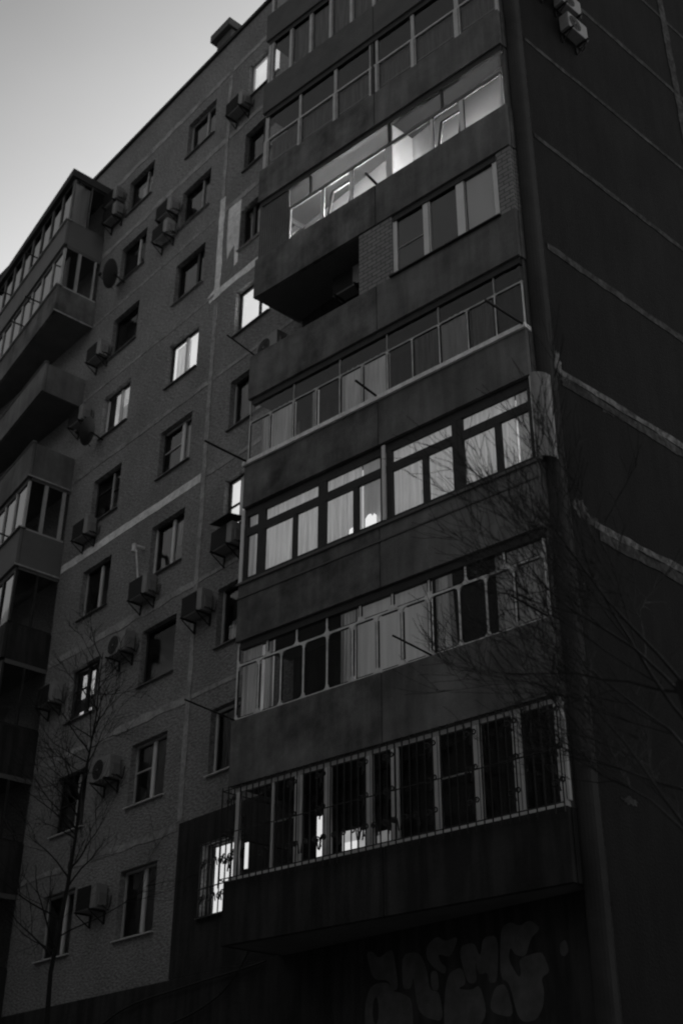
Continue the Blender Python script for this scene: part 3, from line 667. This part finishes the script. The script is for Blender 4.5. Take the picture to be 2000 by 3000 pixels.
# --- level 6: lamp-lit enclosed loggia, corrugated sheet on the left
p = NB[6]; z0, z1, zt = ZP[6], ZBm[7], 21.75
b = MB(); n = 26
for i in range(n):
    s = .02+(.96-.02)*i/n; d = (.96-.02)/n; yy = GY+(.018 if i % 2 else 0.0)
    fbox(b, T, s, s+d-.001, yy, yy+.02, z0-.1, z1-.003, SHEETM)
b.build("corrugated_screen", p)
f = MB()
bar_h(f, T, .96, LEN-.1, z0+.02, .05, GY, GY+.06, PVCD); bar_h(f, T, .96, LEN-.1, zt, .07, GY, GY+.06, SHEETM); bar_h(f, T, .96, LEN-.1, z1-.05, .1, GY+.001, GY+.059, SHEETM)
for s, w_, M in ((.99, .05, SHEETM), (2.0, .06, PVC), (2.84, .07, PVC), (3.92, .17, PVC), (5.07, .07, PVC), (5.83, .1, PVC), (6.79, .05, PVC)):
    bar_v(f, T, s, w_, GY+.003, GY+.057, z0+.046, zt-.036, M)
for s in (1.62, 3.92, 5.35): bar_v(f, T, s, .05, GY+.004, GY+.056, zt+.036, z1-.1, DARKF)
for s in (2.05, 2.9, 5.12, 5.9): bar_v(f, T, s, .025, GY-.004, GY+.002, z0+.05, zt-.04, DARKF)
bar_h(f, T, 1.0, 6.78, zt-.055, .03, GY-.003, GY+.002, DARKF)
for s0, s1 in ((2.1, 2.8), (5.16, 5.76)):        # two sashes tilted inwards at the top
    def TT(s, y, z, s0=s0): return NEAR(s, y+(z-z0)*.17+.09, z)
    fbox(f, TT, s0, s0+.07, 0, .04, z0+.05, zt-.06, SHEETM); fbox(f, TT, s1-.07, s1, 0, .04, z0+.05, zt-.06, SHEETM)
    fbox(f, TT, s0+.07, s1-.07, 0, .04, z0+.05, z0+.11, SHEETM); fbox(f, TT, s0+.07, s1-.07, 0, .04, zt-.13, zt-.06, SHEETM)
f.build("window_frame", p)
g = MB()
for s0, s1, za, zb in ((1.01, 1.97, z0, zt), (2.88, 3.84, z0, zt), (4.0, 5.04, z0, zt), (5.88, 6.77, z0, zt), (1.0, 6.78, zt+.03, z1-.05)):
    g.poly([T(s0, GY+.03, za), T(s1, GY+.03, za), T(s1, GY+.03, zb), T(s0, GY+.03, zb)], GLASS)
g.build("glass", p); lining(T, 6, LOGGIA, p)
cb = MB(); i = [T(.2, .16, 0), T(LEN-.1, .16, 0)]  # dark sheet standing in for an unlit ceiling
cb.hexa([(i[0][0], i[0][1], z1-.03), (i[1][0], i[1][1], z1-.03), (i[1][0], -.04, z1-.03), (i[0][0], -.04, z1-.03)], [(i[0][0], i[0][1], z1-.01), (i[1][0], i[1][1], z1-.01), (i[1][0], -.04, z1-.01), (i[0][0], -.04, z1-.01)], CEIL6); cb.build("ceiling_shade", p)
lm = MB(); lp = Vector(T(2.3, .85, 20.25)); lm.prism([lp+Vector((cos(a*pi/4)*.16, sin(a*pi/4)*.16, 0)) for a in range(8)], (0, 0, .16), LAMP); lm.build("floor_lamp", p)
lm = MB(); lp = Vector(T(5.7, .52, 20.3)); lm.prism([lp+Vector((cos(a*pi/4)*.09, sin(a*pi/4)*.09, 0)) for a in range(8)], (0, 0, .1), LAMP); lm.build("floor_lamp", p)
# partition and a cupboard silhouetted inside
c = MB(); c.hexa([T(3.86, .2, z0-.9), T(3.92, .2, z0-.9), T(4.0, .8, z0-.9), T(3.94, .8, z0-.9)], [T(3.86, .2, z1-.06), T(3.92, .2, z1-.06), T(4.0, .8, z1-.06), T(3.94, .8, z1-.06)], LOGGIA); c.build("partition", p)
c = MB(); fbox(c, T, 1.1, 1.5, .7, .95, z0-.9, z0+.35, SHEETM); c.build("cupboard", p)
rod(T, 3.6, z0+.02, .33, p, .06, 0, .03)

# --- level 7: silver frames, grey nets
p = NB[7]; z0, z1, zt = ZP[7], ZBm[8], 24.5
f = MB()
bar_h(f, T, .05, 6.9, z0+.03, .05, GY, GY+.06, ALU); bar_h(f, T, .05, 6.9, zt, .05, GY, GY+.06, ALU); bar_h(f, T, .05, 6.9, z1-.06, .1, GY, GY+.06, SLAB)
bar_h(f, T, .05, 6.9, z0+.3, .03, GY+.09, GY+.11, PVCD)
for s, w_ in ((.12, .16), (1.23, .1), (2.36, .13), (3.42, .05), (3.62, .1), (4.66, .13), (5.86, .16), (6.87, .06)):
    bar_v(f, T, s, w_, GY-.01, GY+.056, z0-.02, zt-.026, ALU); bar_v(f, T, s, w_*.7, GY+.004, GY+.056, zt+.026, z1-.11, PVCD)
    if w_ > .09: bar_v(f, T, s+w_*.3, .012, GY-.016, GY-.011, z0, zt-.05, DARKF)
bar_v(f, T, 3.5, .07, GY-.002, GY+.05, z0, z1-.11, DARKF)
f.build("window_frame", p); pane_sheet(T, .1, 6.88, GY+.03, z0+.03, z1-.05, GLASSD, p)
ncur(7, .2, 3.4, CLOTHD, "grey net along the left half of the silver framed balcony", folds=8, amp=.012, zb=zt)
ncur(7, 3.66, 6.8, CLOTHD, "grey net along the right half of the silver framed balcony", folds=8, amp=.012, zb=zt)

# --- levels 8 and 9: pale posts, dim panes
for k, posts in ((8, [.12, .2, .86, 1.54, 2.2, 2.87, 3.57, 4.25, 4.95, 5.6, 6.3, 6.85]), (9, [.16, .95, 1.75, 2.55, 3.35, 4.15, 4.95, 5.75, 6.55, 6.88])):
    p = NB[k]; z0, z1 = ZP[k], ZBm[k+1]; f = MB()
    bar_h(f, T, .05, 6.9, z0+.03, .04, GY, GY+.06, SLAB); bar_h(f, T, .05, 6.9, z1-.1, .12, GY, GY+.06, SLAB)
    for s in posts:
        bar_v(f, T, s, .11, GY-.01, GY+.055, z0+.052, z1-.162, ALU); bar_v(f, T, s+.04, .012, GY-.016, GY-.011, z0+.06, z1-.2, DARKF)
    f.build("window_frame", p); pane_sheet(T, .1, 6.88, GY+.03, z0+.03, z1-.05, GLASSD, p)
    ncur(k, 1.0, 6.7, CLOTHD, "long grey net behind the %s balcony of the near stack" % {8: "upper dim", 9: "topmost"}[k], folds=14, amp=.012)

# --- far stack (mirror image)
T = FAR
FB = {}
for k in range(1, 10):
    pm = {9: PARAPALE, 8: PARAPET, 7: PARAPET2, 6: PARAPET2, 5: PARAPALE}.get(k, PAINT)
    FB[k] = balcony(T, ZBm[k], ZP[k]-.03, pm)
def side_glaze(T, k, posts, M, par, gl=GLASSF):
    q = T(0, GY, 0); f = MB(); z0, z1 = ZP[k]-.03, ZBm[k+1]
    x0, x1 = q[0]-.07, q[0]-.01
    f.box(x0, x1, q[1]+.06, -.03, z0+.002, z0+.05, M); f.box(x0, x1, q[1]+.06, -.03, z1-.12, z1-.002, SLAB)
    for t, w_ in posts: y = q[1]+(-q[1])*t; f.box(x0-.003, x1+.012, y-w_/2, y+w_/2, z0+.052, z1-.122, M)
    o = f.build("side_frame", par)
    g = MB(); xm = q[0]-.04; g.poly([(xm, q[1]+.03, z0), (xm, -.02, z0), (xm, -.02, z1), (xm, q[1]+.03, z1)], gl); g.build("side_glass", par)
for k in range(1, 10):
    p = FB[k]; z0, z1 = ZP[k]-.03, ZBm[k+1]
    if k in (7, 6):      # open balconies: a thin handrail only
        f = MB(); bar_h(f, T, -.02, LEN, z0+.03, .05, -.02, .1, SLAB); f.build("handrail", p); continue
    M = {9: SHEETM, 8: PVCD, 5: PVCD}.get(k, DARKF)
    f = MB(); bar_h(f, T, .1, 6.9, z0+.03, .05, GY, GY+.06, M); bar_h(f, T, .1, 6.9, z1-.1, .14, GY, GY+.06, SLAB)
    for i in range(9):
        s = .06+i*.85; bar_v(f, T, s, .12 if i == 0 else .09, GY-.01, GY+.055, z0+.052, z1-.17, M)
    f.build("window_frame", p); pane_sheet(T, .1, 6.88, GY+.03, z0+.03, z1-.05, GLASSF, p)
    side_glaze(T, k, {9: ((.5, .03),), 8: ((.42, .1), (.86, .06)), 5: ((.42, .1), (.86, .1))}.get(k, ((.5, .06),)), M, p)
    if k in (9, 8, 5): sill(T, z0, SEAM if k != 5 else TINM, p, h=.05, d=.06)
for k, s0, s1, txt in ((9, .3, .9, "pale cloth behind the first pane of the top far balcony"), (9, 1.5, 2.4, "pale curtain in the third pane of the top far balcony"), (9, 3.0, 4.4, "pale curtain in the middle panes of the top far balcony"), (9, 5.2, 6.2, "pale curtain at the distant end of the top far balcony"),
                      (8, .15, .5, "bright white cloth at the corner of the far balcony with white posts"), (8, 2.0, 2.7, "pale curtain in the far balcony just below the top one"), (8, 4.1, 5.2, "pale curtain at the distant end of the far balcony just below the top one"), (5, 2.0, 3.2, "pale curtain in the far balcony with the pale sheet parapet")):
    curtain(FAR, s0, s1, .3, ZP[k]+.02, ZBm[k+1]-.3, CLOTHG, txt, folds=6, group="curtains in the far balcony stack")
sc = curtain(lambda s, y, z: (FAR.O.x-.14, s, z), -1.15, -.62, 0, ZP[9]+.02, ZBm[10]-.15, CLOTHF, "pale cloth behind the side pane of the top far balcony", folds=3, amp=.01, group="curtains in the far balcony stack")
A, B, C, D = foot(FAR, out=.07)
b = MB(); b.hexa([(p_.x, p_.y, 30.9) for p_ in (A, B, C, D)], [(p_.x, p_.y, 31.2) for p_ in (A, B, C, D)], ROOFM); b.build("balcony_roof", FB[9])
for k, s, L in ((9, 2.3, .6), (9, 4.6, .6), (8, 1.2, .55), (8, 2.6, .5), (8, 5.5, .6), (5, .8, .5)): rod(FAR, s, ZP[k]+.02, L, FB[k], .12, .1, .025)
for k in (8, 6, 5):
    b = MB(); q = T(-.01, 0, 0); b.box(q[0]+.012, q[0]+.03, q[1]-.02, -.01, ZBm[k]-.03, ZBm[k]+.02, SEAM); b.build("drip_edge", FB[k])

# ------------------------------------------------------------------ graffiti on the base wall
G = [[(5.64,5.47),(5.8,5.46),(5.94,5.33),(6.11,5.4),(6.26,5.43),(6.31,5.26),(6.39,4.82),(6.2,4.8),(6.17,4.98),(5.8,5.02)],
 [(6.47,5.33),(6.86,5.31),(7.01,5.04),(7.06,4.73),(7.27,4.68),(7.33,4.25),(6.95,4.35),(6.79,4.49),(6.71,4.99),(6.67,4.79),(6.47,4.81)],
 [(7.03,5.39),(7.26,5.49),(7.42,5.38),(7.71,5.43),(7.53,5.13),(7.25,5.23),(7.31,5.09),(7.43,5.01),(7.39,4.9),(7.11,5.07),(7.0,5.22)],
 [(7.08,4.99),(7.24,4.99),(7.26,4.7),(7.1,4.72)],
 [(7.39,4.75),(7.49,4.93),(7.75,4.98),(7.82,4.72),(7.63,4.68),(7.91,4.63),(8.09,4.69),(8.21,4.27),(7.88,4.0),(7.37,4.0),(7.33,4.3)],
 [(7.68,5.26),(8.01,5.3),(8.12,5.05),(8.19,5.34),(8.5,5.32),(8.43,4.67),(8.26,4.69),(8.26,4.84),(8.07,4.82),(8.01,5.04),(8.04,4.72),(7.84,4.72)],
 [(8.54,5.4),(8.72,5.48),(8.92,5.38),(9.1,5.45),(9.31,5.3),(9.1,5.19),(8.99,4.95),(8.8,5.0),(8.71,5.13),(8.66,4.96),(8.83,4.69),(8.89,4.74),(8.85,4.95),(9.28,4.99),(9.34,4.89),(9.41,4.7),(9.24,4.64),(9.28,4.47),(9.25,4.28),(9.11,4.1),(8.86,4.1),(8.76,4.21),(8.65,4.65),(8.48,4.73)],
 [(8.23,4.3),(8.36,4.62),(8.59,4.65),(8.72,4.16)],
 [(9.62,5.05),(9.73,5.09),(9.77,4.93),(9.68,4.86),(9.61,4.91)]]
gm = MB()
def smooth(pts, it=2):
    for _ in range(it):
        q = []
        for a, c in zip(pts, pts[1:]+pts[:1]): q += [(a[0]*.8+c[0]*.2, a[1]*.8+c[1]*.2), (a[0]*.2+c[0]*.8, a[1]*.2+c[1]*.8)]
        pts = q
    return pts
for pts in G: gm.poly([(x, -.035, z) for x, z in smooth(pts)], GRAF)
# the round-bellied first letter: a ring with a dark eye
ring_o = smooth([(5.61,4.3),(5.61,4.66),(5.71,4.9),(5.89,4.97),(6.17,4.94),(6.2,4.82),(6.5,4.74),(6.67,4.64),(6.69,4.29),(6.6,3.95),(5.7,3.95)])
n = len(ring_o); cx, cz = 5.86, 4.56
ring_i = [(cx+.07*cos(-2*pi*i/n-2.2), cz+.2*sin(-2*pi*i/n-2.2)) for i in range(n)]
for i in range(n):
    j = (i+1) % n; gm.poly([(ring_o[i][0], -.035, ring_o[i][1]), (ring_o[j][0], -.035, ring_o[j][1]), (ring_i[j][0], -.035, ring_i[j][1]), (ring_i[i][0], -.035, ring_i[i][1])], GRAF)
gm.build("graffiti", BLD)

# ------------------------------------------------------------------ air conditioners
def ac_proto(square=False):
    t = thing("air_conditioner", (0, 0, 0), "", "air conditioner", "air conditioners on the walls")
    c = MB(); c.box(-.4, .4, -.36, -.06, 0, .56, ACW); co = c.build("casing", t, .018)
    c = MB()
    if square:
        c.box(-.385, .2, -.372, -.361, .03, .53, ACD)
        for q in range(17): z = .045+q*.0295; c.box(-.38, .195, -.378, -.3725, z, z+.008, IRON)
    else:
        c.disc((-.12, -.363, .28), (0, -1, 0), 0, .245, ACD, 28)
        for r in (.06, .11, .16, .21): c.disc((-.12, -.367, .28), (0, -1, 0), r, r+.008, IRON, 28)
        for q in range(8):
            a = q*pi/4; c.tube([(-.12, -.369, .28), (-.12+.23*cos(a), -.369, .28+.23*sin(a))], .004, IRON, 4)
        c.disc((-.12, -.372, .28), (0, -1, 0), 0, .03, ACS, 12)
    c.build("fan_grille", t)
    c = MB(); c.box(.402, .47, -.3, -.1, .06, .34, ACS); c.build("valve_cover", t, .01)
    for sx in (-.3, .3):
        c = MB(); c.box(sx-.02, sx+.02, -.44, 0, -.04, -.003, IRON); c.box(sx-.02, sx+.02, -.04, 0, -.3, -.04, IRON)
        c.hexa([(sx-.01, -.4, -.06), (sx+.01, -.4, -.06), (sx+.01, -.03, -.3), (sx-.01, -.03, -.3)], [(sx-.01, -.4, -.04), (sx+.01, -.4, -.04), (sx+.01, -.03, -.27), (sx-.01, -.03, -.27)], IRON)
        c.build("bracket", t)
    c = MB(); c.tube([(.44, -.2, .1), (.5, -.16, .02), (.52, -.06, -.02), (.5, -.02, .1), (.5, .0, .3)], .018, ACD, 6); c.build("pipe", t)
    return t
protos = [ac_proto(), ac_proto(True)]; used = [False, False]
def ac(x, z, label, rz=0, sc=1.0, y=0.0):
    q = 0 if 'fan' in label or rz else 1; proto = protos[q]
    if not used[q]: r = proto; used[q] = True
    else:
        r = proto.copy(); COL.objects.link(r)
        for ch in list(proto.children):
            c = ch.copy(); COL.objects.link(c); c.parent = r
    r.location = (x, y, z); r.rotation_euler = (0, 0, rz); r['label'] = label; r.scale = (sc*.95,)*3 if not rz else (.82,)*3
    return r
def fz(X, Z): return 21.02+(X-21.02)*.976, 1.65+(Z-1.65)*.976
for X, Z, lab in ((-6.55, 30.9, "upper of two small air conditioners wedged beside the top far balcony"), (-6.45, 30.15, "lower of two small air conditioners wedged beside the top far balcony"),
      (-6.3, 24.45, "pale air conditioner left of the dark seventh floor window by the far balconies"), (-6.9, 22.4, "shadowed air conditioner tucked in the corner of the open far balconies"),
      (-5.75, 18.1, "air conditioner with a bright edge, left of the fifth floor window by the far balconies"), (-6.5, 13.5, "dim air conditioner low beside the far balconies near the tree top"),
      (-3.05, 27.9, "upper of the stacked air conditioners between two eighth floor windows"), (-3.15, 27.1, "lower of the stacked air conditioners between two eighth floor windows"),
      (-2.45, 15.1, "air conditioner under the white pipe elbow below the white wall band"), (-3.2, 13.85, "air conditioner with a clear round fan left of the large black window"),
      (-3.3, 10.75, "air conditioner with a round fan beside the bare tree's top"), (-3.35, 7.85, "lowest air conditioner, behind the left tree's branches"),
      (-.05, 13.8, "air conditioner hung on the vertical wall joint left of the rounded frame balcony"), (2.35, 19.7, "air conditioner with a round fan under the window cut off by the brick balcony"),
      (.3, 29.55, "air conditioner below the lit top floor window at the balcony edge"), (.95, 15.1, "air conditioner under a small dark canopy beside the dark framed balcony")):
    x, z = fz(X, Z)
    if 'wedged' in lab or 'corner of' in lab: x += .0
    ac(x-.1, z-.28, lab)
# the little canopy over the last one
x, z = fz(.95, 15.1); cn = MB(); cn.hexa([(x-.35, -.5, z+.33), (x+.35, -.5, z+.33), (x+.35, -.01, z+.42), (x-.35, -.01, z+.42)], [(x-.35, -.5, z+.35), (x+.35, -.5, z+.35), (x+.35, -.01, z+.44), (x-.35, -.01, z+.44)], IRON)
tag(cn.build("metal_canopy", loc=(x, 0, z+.5)), "small dark metal canopy over an air conditioner beside the dark framed balcony", "canopy")
ac(XR, 24.75, "upper of two air conditioners on the dark end wall at the top right", pi/2, y=1.5); ac(XR, 24.05, "lower of two air conditioners on the dark end wall at the top right", pi/2, y=1.62); ac(XR, 24.85, "air conditioner nearest the corner on the dark end wall, cut by the frame top", pi/2, y=.55)
t = ac(5.0, 19.85, "air conditioner inside the open half of the brick balcony"); t.location = NEAR(2.25, .93, 19.0); t.rotation_euler = (0, 0, AN)

# satellite dishes
def dish(X, Z, r, lab):
    x, z = fz(X, Z); t = thing("satellite_dish", (x, 0, z), lab, "satellite dish", "satellite dishes on the facade")
    c = MB(); ax = Vector((-.72, -.6, .32)).normalized(); px = ax.orthogonal().normalized(); py = ax.cross(px); cc = Vector((0, -.38, 0)); N = 24
    prev = None
    for j in range(6):
        rr = r*j/5; ring = [cc+ax*(.16*(rr/r)**2*r*2)+(px*cos(2*pi*q/N)+py*sin(2*pi*q/N))*rr for q in range(N)]
        if prev:
            for q in range(N): c.poly([prev[q], prev[(q+1) % N], ring[(q+1) % N], ring[q]], DISHM)
        prev = ring
    c.build("reflector", t)
    c = MB(); c.tube([cc, (0, -.2, -.05), (0, 0, -.1)], .025, IRON); c.build("wall_arm", t)
    c = MB(); c.tube([cc-py*r, cc+ax*r*1.1-py*r*.3], .012, IRON, 5); c.box(-.05+cc.x+ax.x*r*1.1, .05+cc.x+ax.x*r*1.1, cc.y+ax.y*r*1.1-.05, cc.y+ax.y*r*1.1+.05, cc.z+ax.z*r*1.1-.04-py.z*r*.3, cc.z+ax.z*r*1.1+.04-py.z*r*.3, IRON); c.build("receiver", t)
dish(-5.8, 21.2, .42, "dark satellite dish beside the narrow lit window"); dish(-5.6, 26.9, .45, "dark satellite dish left of the eighth floor window by the far balconies")
# white flue elbow on a thin pole
x, z = fz(-2.95, 16.5); fl = thing("flue_pipe", (x, 0, z-1.1), "thin pole with a white pipe elbow standing above an air conditioner", "pipe")
c = MB(); c.tube([(.36, -.3, -.25), (.1, -.3, .85)], .02, STEEL, 6); c.build("pole", fl)
c = MB(); c.tube([(-.02, -.02, 1.02), (-.02, -.24, 1.02), (.0, -.32, 1.0)], [.05, .05, .07], PVC, 10); c.tube([(0.02, -.3, .98), (.03, -.34, .8)], .055, PVC, 10); c.build("elbow", fl)
# cables hanging on the facade
for pts, lab in (([(-2.6, 5.15), (-1.2, 4.95), (.3, 4.9), (1.8, 5.25), (2.6, 5.9), (2.75, 6.7)], "slack dark cable sagging along the base wall right of the lowest window"),
                 ([(-3.4, 4.6), (-1.5, 5.3), (.6, 5.5), (2.4, 5.6), (3.1, 5.65)], "second slack cable rising along the base wall")):
    c = MB(); Pp = [Vector((a, -.09, z)) for a, z in pts]; fine = []
    for i in range(len(Pp)-1):
        a, b_, c_, d_ = Pp[max(i-1, 0)], Pp[i], Pp[i+1], Pp[min(i+2, len(Pp)-1)]
        for q in range(8):
            t_ = q/8; fine.append(.5*((2*b_)+(c_-a)*t_+(2*a-5*b_+4*c_-d_)*t_**2+(-a+3*b_-3*c_+d_)*t_**3))
    fine.append(Pp[-1]); c.tube(fine, .018, IRON, 6); tag(c.build("cable", loc=tuple(Pp[0])), lab, "cable", "cables on the base wall")

# ------------------------------------------------------------------ bare trees
def limb(mb, p, d, L, r, depth, rg, bias, spread, nseg=5, kids=(3, 5), droop=0.0, minr=.004):
    pts = [Vector(p)]; rad = [r]; d = Vector(d).normalized()
    for i in range(nseg):
        d = (d + Vector((rg.uniform(-1, 1), rg.uniform(-1, 1), rg.uniform(-1, 1)))*.16 + bias*.06).normalized()
        pts.append(pts[-1]+d*(L/nseg)); rad.append(max(minr*.7, r*(1-.72*(i+1)/nseg)))
    mb.tube(pts, rad, BARK, 6 if r > .02 else 4)
    if depth <= 0: return
    for q in range(rg.randint(*kids)):
        t = rg.uniform(.25, 1.0); i = min(nseg-1, int(t*nseg)); f_ = t*nseg-i
        pos = pts[i].lerp(pts[i+1], f_); pd = (pts[i+1]-pts[i]).normalized()
        sd_ = pd.orthogonal().normalized(); sd_.rotate(Matrix.Rotation(rg.uniform(0, 2*pi), 3, pd).to_quaternion())
        nd = (pd*rg.uniform(.6, 1.0)+sd_*spread*rg.uniform(.5, 1.1)+bias*.25).normalized()
        limb(mb, pos, nd, L*rg.uniform(.4, .66), max(minr, rad[i]*rg.uniform(.45, .65)), depth-1, rg, bias, spread, max(3, nseg-1), kids, droop, minr)
rg = random.Random(21)
tr = thing("bare_tree", (2.72, -4, 3.2), "slender leafless tree standing before the facade at the lower left", "tree", "leafless trees", world=True)
path = [(2.72, -4, 3.1), (2.70, -4, 4.36), (2.68, -4.02, 5.06), (2.87, -4, 6.34), (2.92, -3.98, 7.18), (2.95, -4, 7.9), (3.14, -4.02, 8.51), (3.2, -4, 9.18), (3.17, -4, 9.78), (3.2, -4, 10.35)]
c = MB(); c.tube(path, [.046, .042, .037, .032, .027, .022, .018, .014, .01, .006], BARK, 8); c.build("trunk", tr)
c = MB()
for i in range(2, 9):
    for q in range(6 if i < 8 else 3):
        P_ = Vector(path[i]).lerp(Vector(path[i+1]), rg.random()); a = rg.uniform(0, 2*pi)
        side = Vector((cos(a), .7*sin(a), 0)); limb(c, P_, side+Vector((0, 0, rg.uniform(.2, .8))), rg.uniform(.8, 1.7)*(1.15-.07*i), .02*(1-.07*i), 2, rg, Vector((0, 0, .6)), .8, 7, (3, 5), minr=.004)
c.build("branches", tr)
rg = random.Random(5)
tr = thing("bare_tree", (16.4, -6, 1.9), "leafless tree with dense twigs in front of the building's dark corner", "tree", "leafless trees", world=True)
c = MB(); path = [(16.5, -6, 1.6), (16.35, -6, 2.8), (16.2, -6.05, 3.7), (16.05, -6, 4.6), (15.9, -6, 5.4)]
c.tube(path, [.15, .13, .11, .09, .06], BARK, 10); c.build("trunk", tr)
c = MB(); bias = Vector((-.25, .05, .8))
starts = [((16.2, -6.05, 3.7), (-1, .1, .75), 2.7, .02), ((16.05, -6, 4.6), (-1, .3, .9), 2.8, .019), ((16.0, -6, 4.9), (-.8, .2, 1), 2.7, .019), ((15.95, -6, 5.2), (-.8, 0, .8), 2.6, .018),
          ((15.9, -6, 5.4), (-.6, -.2, 1), 2.3, .017), ((16.2, -6, 3.8), (-1, .2, .6), 2.6, .018), ((16.1, -6, 4.4), (-.9, .4, .6), 2.6, .017), ((15.92, -6, 5.3), (-1, .2, .6), 2.4, .016)]
for pos, d, L, r in starts: limb(c, pos, d, L, r, 3, rg, bias, .55, 7, (5, 7), minr=.0034)
c.build("branches", tr)
